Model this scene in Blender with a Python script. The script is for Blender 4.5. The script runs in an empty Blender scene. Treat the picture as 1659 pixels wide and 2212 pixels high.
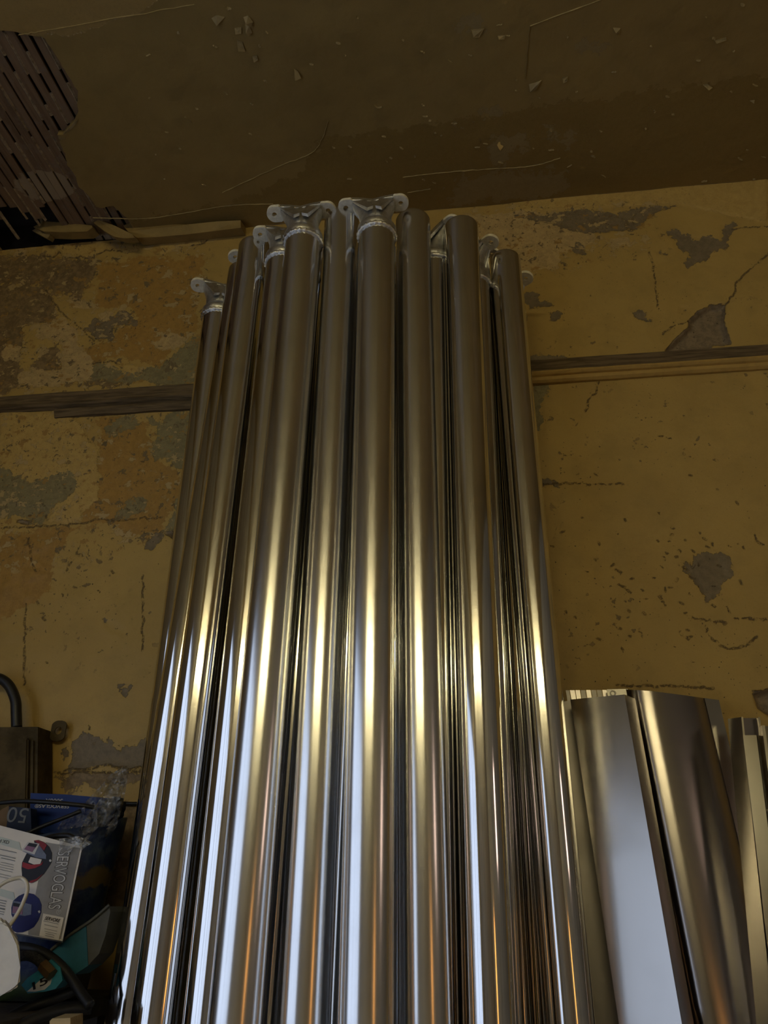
import bpy, bmesh, math, random
import numpy as np
from mathutils import Vector, Matrix, noise as mnoise
from mathutils.geometry import delaunay_2d_cdt

random.seed(7)
S = bpy.context.scene
COL = S.collection
# ---------------------------------------------------------------- camera
HC = 1.05                      # lens height above the floor
FPX = 1722.0                   # focal length in pixels of the 1659x2212 frame
TH, PS, RO = math.radians(25.5), math.radians(8.0), math.radians(0.85)
_F = Vector((-math.sin(PS)*math.cos(TH), math.cos(PS)*math.cos(TH), math.sin(TH)))
_R0 = Vector((math.cos(PS), math.sin(PS), 0))
_U0 = _R0.cross(_F)
_R = _R0*math.cos(RO) + _U0*math.sin(RO)
_U = -_R0*math.sin(RO) + _U0*math.cos(RO)
CAM = Vector((0, 0, HC))
cd = bpy.data.cameras.new('camera')
cd.sensor_fit = 'VERTICAL'; cd.sensor_height = 36.0; cd.sensor_width = 27.0
cd.lens = 36.0*FPX/2212.0
cd.clip_start = 0.02
cam = bpy.data.objects.new('camera', cd); COL.objects.link(cam)
cam.matrix_world = Matrix(((_R.x, _U.x, -_F.x, CAM.x), (_R.y, _U.y, -_F.y, CAM.y), (_R.z, _U.z, -_F.z, CAM.z), (0, 0, 0, 1)))
S.camera = cam
# ---------------------------------------------------------------- world, exposure
w = bpy.data.worlds.new('world'); S.world = w; w.use_nodes = True
w.node_tree.nodes['Background'].inputs[0].default_value = (0.55, 0.65, 0.8, 1)
w.node_tree.nodes['Background'].inputs[1].default_value = 0.3
S.view_settings.view_transform = 'Standard'; S.view_settings.look = 'None'
S.view_settings.exposure = 0.55; S.view_settings.gamma = 1.0
S.view_settings.use_curve_mapping = False
S.cycles.caustics_reflective = False; S.cycles.caustics_refractive = False
S.cycles.use_denoising = True; S.cycles.use_adaptive_sampling = True; S.cycles.adaptive_threshold = 0.05; S.cycles.adaptive_min_samples = 20
S.cycles.max_bounces = 6; S.cycles.glossy_bounces = 4; S.cycles.diffuse_bounces = 3; S.cycles.transmission_bounces = 2
# strengths of the unseen light sources (built further down)
L_WINDOW, L_LAMP, L_PEACH, L_AMBER = 0.82, 50.0, 2.0, 1.8

WY = 2.30                      # face of the wall behind the tubes
XL, XR, YB = -2.38, 3.2, -4.2   # the other walls


def ray(x, y):
    return _F + _R*((x-829.5)/FPX) - _U*((y-1106)/FPX)
def pY(x, y, Y=WY):
    d = ray(x, y); return CAM + d*(Y/d.y)
def pZ(x, y, Z):
    d = ray(x, y); return CAM + d*((Z-HC)/d.z)
CEIL = 0.5*(pY(380, 508).z + pY(1659, 385).z)

# ---------------------------------------------------------------- helpers
def tag(o, label=None, cat=None, group=None, kind=None):
    if label: o['label'] = label
    if cat: o['category'] = cat
    if group: o['group'] = group
    if kind: o['kind'] = kind
    return o
def link(name, me, m=None, parent=None):
    o = bpy.data.objects.new(name, me); COL.objects.link(o)
    if m is not None and me is not None: me.materials.append(m)
    if parent is not None: o.parent = parent
    return o
def empty(name, loc=(0, 0, 0)):
    o = bpy.data.objects.new(name, None); COL.objects.link(o); o.location = loc; o.empty_display_size = 0.05
    return o
def obj(name, bm, m, parent=None, smooth=False, rel=True):
    """link a bmesh given in world coordinates; under an Empty it is moved into its space"""
    if parent is not None and rel:
        off = Vector(parent.location)
        if parent.parent is not None: off = off + Vector(parent.parent.location)
        bmesh.ops.translate(bm, verts=bm.verts[:], vec=-off)
    bmesh.ops.recalc_face_normals(bm, faces=bm.faces[:])
    me = bpy.data.meshes.new(name); bm.to_mesh(me); bm.free()
    if smooth:
        for p in me.polygons: p.use_smooth = True
    return link(name, me, m, parent)
def autosmooth(o, deg=35):
    me = o.data
    for p in me.polygons: p.use_smooth = True
    me.set_sharp_from_angle(angle=math.radians(deg))
def bbox(bm, x0, x1, y0, y1, z0, z1, bevel=0.0):
    vs = [bm.verts.new((x, y, z)) for x in (x0, x1) for y in (y0, y1) for z in (z0, z1)]
    f = [(0, 1, 3, 2), (4, 6, 7, 5), (0, 4, 5, 1), (2, 3, 7, 6), (0, 2, 6, 4), (1, 5, 7, 3)]
    fs = [bm.faces.new([vs[i] for i in q]) for q in f]
    if bevel:
        es = list({e for q in fs for e in q.edges})
        bmesh.ops.bevel(bm, geom=es, offset=bevel, segments=2, affect='EDGES', profile=0.5)
    return vs
def box_obj(name, dims, m, parent=None, bevel=0.0):
    bm = bmesh.new(); bbox(bm, *dims, bevel=bevel); return obj(name, bm, m, parent)
def prism_pts(bm, front, back):
    """closed solid between two rings of equal length"""
    a = [bm.verts.new(p) for p in front]; b = [bm.verts.new(p) for p in back]
    n = len(a)
    bm.faces.new(a); bm.faces.new(b[::-1])
    for i in range(n): bm.faces.new((a[i], b[i], b[(i+1) % n], a[(i+1) % n]))
def rings(bm, rs, cap0=True, cap1=True, closed=True):
    rows = [[bm.verts.new(p) for p in r] for r in rs]
    n = len(rows[0])
    for a, b in zip(rows, rows[1:]):
        for i in range(n if closed else n-1):
            bm.faces.new((a[i], a[(i+1) % n], b[(i+1) % n], b[i]))
    if cap0: bm.faces.new(rows[0][::-1])
    if cap1: bm.faces.new(rows[-1])
    return rows
def circ(c, r, n=32, u=Vector((1, 0, 0)), v=Vector((0, 1, 0)), a0=0.0):
    return [c + u*(r*math.cos(a0+2*math.pi*i/n)) + v*(r*math.sin(a0+2*math.pi*i/n)) for i in range(n)]
def smooth_path(pts, n=8):
    P = [Vector(p) for p in pts]; out = []
    for i in range(len(P)-1):
        p0 = P[max(i-1, 0)]; p1 = P[i]; p2 = P[i+1]; p3 = P[min(i+2, len(P)-1)]
        for k in range(n):
            t = k/n
            out.append(0.5*((2*p1)+(-p0+p2)*t+(2*p0-5*p1+4*p2-p3)*t*t+(-p0+3*p1-3*p2+p3)*t**3))
    out.append(P[-1]); return out
def tube(bm, pts, r, n=12, nsm=8):
    P = smooth_path(pts, nsm) if nsm else [Vector(p) for p in pts]
    up = Vector((0.13, 0.31, 0.94)); rs = []
    for i, p in enumerate(P):
        t = (P[min(i+1, len(P)-1)] - P[max(i-1, 0)]).normalized()
        u = t.cross(up)
        if u.length < 1e-3: u = t.cross(Vector((1, 0, 0)))
        u.normalize(); v = t.cross(u)
        rs.append(circ(p, r, n, u, v))
    rings(bm, rs)
def fbm(p, o=4):
    return mnoise.fractal(p, 1.0, 2.0, o)

# ---------------------------------------------------------------- materials
class NT:
    def __init__(s, name):
        s.m = bpy.data.materials.new(name); s.m.use_nodes = True
        s.t = s.m.node_tree; s.b = s.t.nodes['Principled BSDF']; s.out = s.t.nodes['Material Output']
    def n(s, typ, **kw):
        nd = s.t.nodes.new(typ)
        for k, v in kw.items(): setattr(nd, k, v)
        return nd
    def l(s, a, b): s.t.links.new(a, b)
    def sock(s, node, idx, v):
        if hasattr(v, 'is_output') or isinstance(v, bpy.types.NodeSocket): s.l(v, node.inputs[idx])
        elif v is not None: node.inputs[idx].default_value = v
    def math(s, op, a, b=None, c=None, clamp=False):
        nd = s.n('ShaderNodeMath', operation=op); nd.use_clamp = clamp
        s.sock(nd, 0, a)
        if b is not None: s.sock(nd, 1, b)
        if c is not None: s.sock(nd, 2, c)
        return nd.outputs[0]
    def noise(s, vec, scale, detail=4, rough=0.55, dist=0.0):
        nd = s.n('ShaderNodeTexNoise'); s.l(vec, nd.inputs['Vector'])
        nd.inputs['Scale'].default_value = scale; nd.inputs['Detail'].default_value = detail
        nd.inputs['Roughness'].default_value = rough; nd.inputs['Distortion'].default_value = dist
        return nd.outputs['Fac']
    def coord(s, kind='Object'):
        return s.n('ShaderNodeTexCoord').outputs[kind]
    def mapping(s, vec, scale=(1, 1, 1), loc=(0, 0, 0), rot=(0, 0, 0)):
        nd = s.n('ShaderNodeMapping'); s.l(vec, nd.inputs[0])
        nd.inputs['Scale'].default_value = scale; nd.inputs['Location'].default_value = loc; nd.inputs['Rotation'].default_value = rot
        return nd.outputs[0]
    def step(s, v, a, b):
        nd = s.n('ShaderNodeMapRange', interpolation_type='SMOOTHSTEP'); nd.clamp = True
        s.l(v, nd.inputs[0]); nd.inputs[1].default_value = a; nd.inputs[2].default_value = b
        return nd.outputs[0]
    def mix(s, f, a, b, blend='MIX'):
        nd = s.n('ShaderNodeMix', data_type='RGBA', blend_type=blend)
        s.sock(nd, 0, f)
        for i, v in ((6, a), (7, b)):
            if isinstance(v, tuple): nd.inputs[i].default_value = (*v, 1) if len(v) == 3 else v
            else: s.l(v, nd.inputs[i])
        return nd.outputs[2]
    def attr(s, name):
        return s.n('ShaderNodeAttribute', attribute_name=name).outputs['Fac']
    def bump(s, h, strength=0.5, dist=0.01, normal=None):
        nd = s.n('ShaderNodeBump'); s.l(h, nd.inputs['Height'])
        nd.inputs['Strength'].default_value = strength; nd.inputs['Distance'].default_value = dist
        if normal is not None: s.l(normal, nd.inputs['Normal'])
        return nd.outputs[0]

def mat(name, col, rough=0.6, metal=0.0, var=0.12, scale=14, bump=0.0, col2=None, spec=0.5, stretch=(1, 1, 1)):
    t = NT(name); v = t.mapping(t.coord(), stretch)
    n = t.noise(v, scale, 5, 0.6)
    c2 = col2 if col2 else tuple(max(0, c*(1-2.2*var)) for c in col)
    t.l(t.mix(t.step(n, 0.35, 0.68), col, c2), t.b.inputs['Base Color'])
    t.b.inputs['Roughness'].default_value = rough; t.b.inputs['Metallic'].default_value = metal
    t.b.inputs['Specular IOR Level'].default_value = spec
    if bump: t.l(t.bump(t.noise(v, scale*3, 5), bump, 0.004), t.b.inputs['Normal'])
    return t.m
def emit(name, col, strength, var=0.0, scale=6):
    t = NT(name); e = t.n('ShaderNodeEmission'); e.inputs[1].default_value = strength
    if var:
        n = t.noise(t.coord(), scale, 2); t.l(t.mix(n, col, tuple(c*(1-var) for c in col)), e.inputs[0])
    else: e.inputs[0].default_value = (*col, 1)
    t.l(e.outputs[0], t.out.inputs[0]); return t.m

def metal_mat(name, col, r0, r1, aniso_scale=(60, 60, 0.6), bump=0.05, smudge=0.5):
    """drawn aluminium: lengthwise streaks in gloss, faint smudges"""
    t = NT(name); v = t.coord()
    st = t.noise(t.mapping(v, aniso_scale), 1.0, 2, 0.6)
    sm = t.noise(v, 5.0, 2, 0.6)
    c = t.mix(t.step(sm, 0.45, 0.75), col, tuple(x*0.86 for x in col))
    c = t.mix(t.math('MULTIPLY', st, 0.35), c, tuple(x*0.8 for x in col))
    t.l(c, t.b.inputs['Base Color'])
    t.b.inputs['Metallic'].default_value = 1.0
    r = t.math('ADD', t.math('MULTIPLY', st, (r1-r0)), r0)
    r = t.math('ADD', r, t.math('MULTIPLY', t.step(sm, 0.5, 0.8), 0.06*smudge))
    t.l(r, t.b.inputs['Roughness'])
    if bump: t.l(t.bump(st, bump, 0.002), t.b.inputs['Normal'])
    return t.m

M = {}
M['tube_soft'] = metal_mat('satin_aluminium', (0.86, 0.86, 0.85), 0.17, 0.25)
M['tube_sharp'] = metal_mat('bright_aluminium', (0.86, 0.86, 0.85), 0.07, 0.12, bump=0.02)
M['cast'] = mat('cast_aluminium', (0.84, 0.84, 0.82), 0.38, 1.0, 0.10, 60, 0.25)
M['pad'] = mat('machined_pad_face', (0.95, 0.90, 0.74), 0.5, 0.0, 0.06, 90, 0.1, col2=(0.80, 0.74, 0.58))
M['weld'] = mat('weld_bead', (0.85, 0.84, 0.80), 0.25, 1.0, 0.12, 120, 0.5)
M['sheet'] = metal_mat('rolled_sheet_aluminium', (0.46, 0.44, 0.41), 0.16, 0.26, (8, 8, 0.5), 0.02, 1.0)
M['sheet_dark'] = metal_mat('dull_sheet_aluminium', (0.40, 0.37, 0.35), 0.20, 0.28, (8, 8, 0.5), 0.02, 1.0)
M['sheet_shadow'] = metal_mat('shade_toned_sheet', (0.16, 0.145, 0.13), 0.3, 0.4, (8, 8, 0.5), 0.02, 1.0)  # dark tone: shade behind the broad channel painted into the metal
M['lath'] = mat('old_lath_wood', (0.20, 0.145, 0.10), 0.85, 0, 0.22, 9, 0.3, stretch=(6, 0.6, 6), spec=0.15)
M['key'] = mat('plaster_key', (0.52, 0.40, 0.25), 0.95, 0, 0.2, 60, 0.6, spec=0.1)
M['void'] = mat('attic_boards', (0.045, 0.035, 0.028), 0.95, 0, 0.2, 6, spec=0.1)
M['black_rubber'] = mat('black_rubber', (0.012, 0.012, 0.013), 0.45, 0, 0.15, 30)
M['white_cable'] = mat('white_plastic_cable', (0.75, 0.73, 0.68), 0.45, 0, 0.06, 20)
M['foam'] = mat('white_foam_plastic', (0.78, 0.76, 0.73), 0.6, 0, 0.08, 9)
M['card_white'] = mat('white_carton', (0.72, 0.68, 0.64), 0.55, 0, 0.05, 8)
M['card_grey'] = mat('grey_print', (0.33, 0.32, 0.32), 0.5, 0, 0.2, 5, spec=0.2)
M['card_mint'] = mat('mint_print', (0.50, 0.55, 0.52), 0.5, 0, 0.05, 5)
M['print_red'] = mat('red_print', (0.30, 0.012, 0.015), 0.35, 0, 0.2, 20, spec=0.2)
M['print_black'] = mat('black_print', (0.012, 0.010, 0.012), 0.4, 0, 0.1, 20, spec=0.2)
M['print_blue'] = mat('deep_blue_print', (0.010, 0.012, 0.11), 0.4, 0, 0.15, 20, spec=0.2)
M['print_steel'] = mat('steel_blue_print', (0.17, 0.20, 0.30), 0.4, 0, 0.15, 20, spec=0.2)
M['print_lilac'] = mat('lilac_print', (0.26, 0.13, 0.22), 0.4, 0, 0.1, 20, spec=0.2)
M['print_silver'] = mat('silver_letter_print', (0.55, 0.54, 0.53), 0.4, 0, 0.1, 20)
M['print_shadow'] = mat('letter_outline_print', (0.12, 0.115, 0.115), 0.5, 0, 0.1, 20, spec=0.2)
M['box_blue'] = mat('blue_carton', (0.010, 0.035, 0.20), 0.4, 0, 0.1, 8, spec=0.2)
M['box_navy'] = mat('navy_carton', (0.008, 0.014, 0.04), 0.4, 0, 0.1, 8, spec=0.2)
M['print_white'] = mat('white_print', (0.62, 0.62, 0.62), 0.5, 0, 0.05, 20)
M['print_grey'] = mat('dim_grey_print', (0.16, 0.17, 0.18), 0.5, 0, 0.05, 20)
M['kraft'] = mat('brown_card', (0.17, 0.11, 0.06), 0.8, 0, 0.15, 20)
M['teal'] = mat('teal_carton', (0.02, 0.15, 0.22), 0.5, 0, 0.25, 7)
M['cyan'] = mat('cyan_carton', (0.03, 0.28, 0.42), 0.5, 0, 0.25, 12)
M['brass'] = mat('tarnished_brass', (0.20, 0.12, 0.05), 0.5, 0.7, 0.2, 20)
M['wood'] = mat('raw_pine', (0.55, 0.42, 0.22), 0.7, 0, 0.12, 12, stretch=(1, 8, 8))
M['bench'] = mat('grimy_bench_top', (0.06, 0.045, 0.03), 0.75, 0, 0.3, 18, 0.4)
M['boxsteel'] = mat('dusty_painted_steel', (0.105, 0.078, 0.038), 0.8, 0.0, 0.25, 12, 0.3, spec=0.15)
M['dark'] = mat('dark_gap', (0.01, 0.009, 0.008), 0.9, 0, 0.1, 10)

# ---------------------------------------------------------------- peeling walls: signed distances to the worn patches
def sdist(P, polys):
    """signed distance (positive inside) of points P (n,2) to the union of polygons"""
    best = np.full(len(P), -1.0)
    PA = P
    for poly in polys:
        A = np.array(poly, float); B = np.roll(A, -1, 0)
        lo, hi = A.min(0)-.1, A.max(0)+.1
        sel = np.nonzero(((PA > lo) & (PA < hi)).all(1))[0]
        if not len(sel): continue
        P = PA[sel]
        d2 = np.full(len(P), 1e9); ins = np.zeros(len(P), bool)
        for a, b in zip(A, B):
            ab = b-a; t = np.clip(((P-a)@ab)/max(ab@ab, 1e-12), 0, 1)
            q = P-(a+t[:, None]*ab); d2 = np.minimum(d2, (q*q).sum(1))
            c = (a[1] > P[:, 1]) != (b[1] > P[:, 1])
            with np.errstate(divide='ignore', invalid='ignore'):
                xi = a[0]+(P[:, 1]-a[1])*(b[0]-a[0])/(b[1]-a[1])
            ins ^= c & (P[:, 0] < xi)
        best[sel] = np.maximum(best[sel], np.where(ins, 1, -1)*np.sqrt(d2))
    return np.clip(best, -0.3, 0.3)
def ldist(P, lines):
    d2 = np.full(len(P), 0.0025); PA = P; D = d2
    for ln in lines:
        A = np.array(ln, float)
        sel = np.nonzero(((PA > A.min(0)-.05) & (PA < A.max(0)+.05)).all(1))[0]
        if not len(sel): continue
        P = PA[sel]; d2 = D[sel]
        for a, b in zip(A[:-1], A[1:]):
            ab = b-a; t = np.clip(((P-a)@ab)/max(ab@ab, 1e-12), 0, 1)
            q = P-(a+t[:, None]*ab); d2 = np.minimum(d2, (q*q).sum(1))
        D[sel] = d2
    return np.sqrt(D)
def crop(ox, oy, k):
    return lambda pts: [(ox+x*k, oy+y*k) for x, y in pts]
r1 = crop(0, 480, .28933); r2 = crop(0, 960, .28933); r3 = crop(1100, 380, .33695); r4 = crop(1100, 860, .33695); c3 = crop(0, 1420, .217)
def onwall(pts):
    return [(pY(x, y).x, pY(x, y).z) for x, y in pts]
def onceil(pts):
    return [(pZ(x, y, CEIL).x, pZ(x, y, CEIL).y) for x, y in pts]

W = {}
W['light'] = [r1([(320, 120), (700, 130), (1000, 170), (1010, 220), (940, 230), (790, 205), (700, 265), (480, 260), (440, 220), (400, 260), (320, 250)]),
              r1([(1180, 150), (1490, 70), (1700, 40), (1700, 110), (1490, 170), (1350, 180), (1200, 240)]),
              r1([(920, 1060), (1060, 1060), (1030, 1130), (915, 1140)]),
              r1([(0, 1400), (380, 1420), (600, 1470), (640, 1600), (740, 1700), (740, 1797), (740, 2080), (600, 2160), (0, 2100)]),
              r2([(400, 480), (600, 400), (620, 560), (480, 590), (360, 570)]),
              r3([(0, 130), (360, 110), (1000, 60), (1659, 10), (1659, 300), (1080, 180), (560, 200), (0, 240)])]
W['orange'] = [r1([(720, 300), (1500, 250), (1480, 800), (1300, 950), (1200, 1080), (900, 1030), (660, 1060), (640, 950), (860, 870), (860, 760), (1030, 770), (960, 640), (700, 640)]),
               r1([(760, 1450), (1100, 1500), (1150, 1760), (1100, 1900), (800, 1850), (740, 1700)]),
               r2([(760, 60), (1150, 60), (1380, 300), (1300, 500), (1230, 600), (1200, 720), (900, 640), (620, 580), (600, 360)]),
               r2([(40, 640), (580, 620), (420, 800), (380, 1080), (0, 1300), (0, 800)])]
W['cream'] = [r1([(250, 780), (470, 700), (570, 830), (640, 970), (700, 1080), (690, 1180), (480, 1200), (260, 1240), (140, 1190), (150, 1130), (460, 1100), (450, 930), (350, 880), (250, 870)]),
              r1([(480, 570), (690, 600), (670, 640), (520, 640)]), r1([(730, 690), (860, 640), (830, 720), (780, 750)]),
              r1([(1150, 900), (1260, 820), (1420, 900), (1300, 960), (1200, 950)]), r1([(0, 900), (160, 930), (130, 1010), (0, 1030)]),
              r1([(110, 150), (200, 140), (190, 240), (110, 250)]),
              r3([(-300, 250), (480, 220), (560, 330), (540, 440), (320, 500), (300, 600), (60, 620), (-300, 560)]),
              r3([(640, 400), (750, 390), (770, 440), (650, 450)])]
W['brown'] = [r1([(-400, 430), (250, 470), (330, 500), (420, 650), (440, 720), (250, 760), (200, 830), (150, 1000), (130, 1220), (-400, 1330)]),
              r1([(350, 880), (440, 890), (470, 1100), (300, 1110), (260, 1040), (300, 960)]),
              r1([(-300, 280), (320, 250), (700, 270), (720, 420), (600, 560), (480, 560), (340, 480), (-300, 440)]),
              r1([(490, 1125), (570, 1125), (590, 1200), (500, 1210)]), r1([(640, 1190), (900, 1130), (960, 1210), (640, 1230)]),
              r2([(160, 210), (240, 200), (240, 270), (170, 280)]),
              c3([(560, 1180), (1450, 1150), (1450, 1240), (860, 1250), (700, 1340), (560, 1380)]),
              c3([(1240, 1480), (1500, 1470), (1420, 2700), (900, 2700)])]
W['grey'] = [r1([(620, 790), (700, 720), (790, 750), (920, 630), (1030, 740), (1010, 770), (850, 765), (840, 880), (700, 885)]),
             r3([(60, 260), (480, 210), (700, 230), (900, 190), (1080, 190), (940, 240), (800, 330), (700, 360), (480, 370), (350, 330)]),
             r3([(1020, 360), (1070, 340), (1180, 390), (1280, 380), (1360, 420), (1370, 310), (1440, 300), (1440, 350), (1380, 460), (1280, 530), (1150, 580), (1160, 520), (1090, 460)]),
             r3([(430, 420), (460, 430), (490, 500), (430, 490)]), r3([(940, 480), (980, 450), (990, 500), (950, 510)]),
             r3([(90, 770), (190, 740), (190, 800), (265, 820), (130, 850)]), r3([(270, 880), (350, 860), (350, 920), (270, 930)]),
             r3([(120, 1150), (340, 1155), (370, 1180), (120, 1200)]), r3([(820, 890), (870, 880), (880, 920), (820, 920)]), r3([(1110, 840), (1150, 840), (1150, 870), (1110, 870)]),
             r4([(1200, 1000), (1290, 990), (1400, 1030), (1420, 1140), (1340, 1240), (1270, 1300), (1220, 1200), (1130, 1110)]),
             r4([(190, 490), (310, 530), (320, 570), (195, 560)]),
             c3([(720, 880), (830, 760), (940, 780), (1000, 830), (1130, 820), (1200, 920), (1280, 860), (1480, 780), (1560, 1100), (1300, 1100), (1000, 1080), (800, 1100), (680, 1120)]),
             c3([(600, 890), (700, 900), (700, 1000), (620, 1060), (580, 980)]), c3([(1200, 280), (1290, 290), (1250, 390), (1210, 350)]),
             r2([(1080, 740), (1200, 650), (1220, 690), (1140, 790), (1080, 790)]), r2([(760, 1290), (930, 1380), (930, 1420), (840, 1390)])]
W['green'] = [r1([(1300, 960), (1440, 850), (1600, 830), (1600, 1190), (960, 1210), (700, 1170), (720, 1060), (880, 1060), (910, 1130), (1010, 1140), (1100, 1080), (1200, 1090)]),
              r1([(1100, 1480), (1470, 1400), (1700, 1400), (1700, 1797), (1400, 1830), (1150, 1760), (1180, 1600)]),
              r1([(780, 1540), (1000, 1440), (1050, 1500), (800, 1600)]),
              r2([(-100, 110), (250, 280), (420, 230), (600, 190), (560, 340), (500, 400), (370, 480), (330, 570), (200, 590), (-100, 540)]),
              r2([(960, 350), (1080, 380), (1060, 480), (900, 560), (850, 540), (940, 460)]),
              r2([(1400, 280), (1300, 480), (1230, 600), (1220, 650), (1400, 640), (1700, 600), (1700, 200)]),
              r3([(100, 1330), (270, 1320), (220, 1400), (165, 1450), (200, 1560), (195, 1620), (100, 1640)])]
W['worn'] = [[(-400, 480), (450, 470), (450, 900), (420, 1150), (250, 1200), (-400, 1320)], [(1000, 440), (1420, 430), (1420, 530), (1200, 600), (1000, 600)]]
W['hole'] = [r3([(1000, 1110), (1150, 960), (1150, 920), (1210, 860), (1290, 820), (1390, 820), (1380, 930), (1420, 1050), (1440, 1080), (1300, 1090), (1290, 1135), (1000, 1140)]),
             r4([(1555, 1880), (1700, 1860), (1700, 2050), (1600, 1990)]),
             r2([(1210, 655), (1370, 645), (1370, 700), (1330, 740), (1280, 700)]),
             r2([(120, 545), (220, 560), (215, 610), (110, 590)])]
CR = [r3([(1390, 820), (1450, 740), (1450, 690), (1540, 600), (1650, 510), (1680, 440)]), r3([(1150, 930), (1050, 960), (980, 1020)]),
      r3([(900, 480), (930, 620), (960, 850)]), r3([(580, 1310), (560, 1380), (510, 1430), (490, 1510)]), r3([(1430, 340), (1500, 330), (1700, 318)]),
      r2([(-100, 600), (0, 620), (250, 620), (450, 600), (600, 590), (740, 560), (900, 565), (1210, 545)]), r2([(215, 700), (240, 880), (280, 960)]),
      r2([(190, 1190), (185, 1500), (178, 1797)]), r1([(340, 500), (400, 600), (480, 690), (560, 750), (620, 800), (700, 885)]),
      r1([(320, 255), (400, 262), (440, 222), (480, 262), (700, 266), (790, 207), (940, 232)]), r1([(1420, 180), (1490, 170), (1560, 130), (1560, 70)]),
      r1([(650, 1060), (720, 1050), (850, 1040), (910, 1090)]), r2([(1068, 980), (1066, 1540)]),
      r4([(1150, 1405), (1390, 1440)]), r4([(1450, 1410), (1700, 1425)]), r4([(1260, 1450), (1290, 1530), (1350, 1585), (1430, 1605), (1520, 1590), (1590, 1530)]),
      r4([(700, 1195), (780, 1250)]), r4([(680, 1100), (720, 1120)]), r4([(960, 245), (1035, 262)]), r4([(1575, 875), (1590, 915), (1640, 940)]),
      r4([(190, 545), (730, 550)]), r4([(690, 1840), (1000, 1845), (1310, 1860)]), r4([(1395, 1335), (1410, 1370)]), r4([(1290, 1415), (1320, 1440)]), r4([(1540, 1405), (1570, 1420)]),
      r2([(600, 750), (570, 820)]), r2([(548, 860), (500, 940)]), r2([(275, 1170), (290, 1195)]), r2([(345, 1620), (370, 1650)]),
      c3([(640, 1135), (720, 1100), (900, 1110), (1100, 1070), (1190, 1100), (1480, 1110)]), c3([(560, 1152), (1480, 1140)]), c3([(890, 680), (900, 740)])]  # ledge line: thin shadow at the plaster step, drawn dark like a crack
rng = random.Random(3)
for i in range(95):            # short nicks in the paint on the right-hand side
    x, y = 1180+rng.random()*430, 930+rng.random()*520
    if i < 45: x, y = rng.gauss(1480, 60), rng.gauss(1230, 60)
    if i > 80: x, y = 60+rng.random()*280, 980+rng.random()*400
    a = rng.gauss(0.5, 0.5); l = 3+rng.random()*6
    CR.append([(x, y), (x+l*math.cos(a), y+l*math.sin(a))])

GX0, GX1, GS = -2.05, 1.20, 0.005
nx = int((GX1-GX0)/GS)+1; z0, z1 = 0.62, CEIL
nz = int((z1-z0)/GS)+1
gx = np.linspace(GX0, GX1, nx); gz = np.linspace(z0, z1, nz)
XX, ZZ = np.meshgrid(gx, gz)
P2 = np.stack([XX.ravel(), ZZ.ravel()], 1)
SDW = {k: sdist(P2, [onwall(q) for q in v]) for k, v in W.items()}
rng = random.Random(21)
def wiggle(q):
    out = []
    for (ax_, ay_), (bx_, by_) in zip(q[:-1], q[1:]):
        n = max(1, int(math.hypot(bx_-ax_, by_-ay_)/7))
        for k in range(n): out.append((ax_+(bx_-ax_)*k/n+(rng.gauss(0, 1.6) if k else 0), ay_+(by_-ay_)*k/n+(rng.gauss(0, 1.6) if k else 0)))
    return out+[q[-1]]
CR = [wiggle(q) for q in CR]
SDW['crack'] = ldist(P2, [onwall(q) for q in CR])
def vnoise(P, s, seed=0, o=3):
    return np.array([mnoise.fractal(Vector((p[0]*s+seed, p[1]*s, seed*1.7)), 1.0, 2.0, o) for p in P])
def wnoise(s, seed, o):       # coarse lattice, then bilinear
    cs = 0.015; ax_ = np.arange(GX0, GX1+cs*2, cs); az_ = np.arange(z0, z1+cs*2, cs)
    A_, B_ = np.meshgrid(ax_, az_); g_ = vnoise(np.stack([A_.ravel(), B_.ravel()], 1), s, seed, o).reshape(A_.shape)
    fx = (P2[:, 0]-GX0)/cs; fz = (P2[:, 1]-z0)/cs; ix = fx.astype(int); iz = fz.astype(int); fx -= ix; fz -= iz
    return (g_[iz, ix]*(1-fx)+g_[iz, ix+1]*fx)*(1-fz)+(g_[iz+1, ix]*(1-fx)+g_[iz+1, ix+1]*fx)*fz
n1 = wnoise(2.2, 3, 3); n2 = wnoise(14, 9, 3)
sm = lambda v, a, b: (lambda t: t*t*(3-2*t))(np.clip((v-a)/(b-a), 0, 1))
wig = 0.02*n2
dep = 0.004*n1 + 0.0012*n2
dep += -0.022*sm(SDW['hole']+wig*.4, -.002, .012) - 0.0025*sm(SDW['grey']+wig, -.004, .01) - 0.0015*sm(SDW['green']+wig, -.004, .01) - 0.002*sm(SDW['brown']+wig, -.004, .01)
dep += 0.003*sm(SDW['light'], -.004, .01)
wr = np.array(onwall(r2([(210, 950)]))[0])
blis = np.exp(-(((P2-wr)/np.array([.16, .2]))**2).sum(1))
dep += 0.010*blis*np.maximum(0, wnoise(22, 5, 2))
co = np.stack([P2[:, 0], WY-dep, P2[:, 1]], 1)
idx = np.arange(nx*nz).reshape(nz, nx)
quads = np.stack([idx[:-1, :-1], idx[:-1, 1:], idx[1:, 1:], idx[1:, :-1]], -1).reshape(-1, 4)
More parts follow.
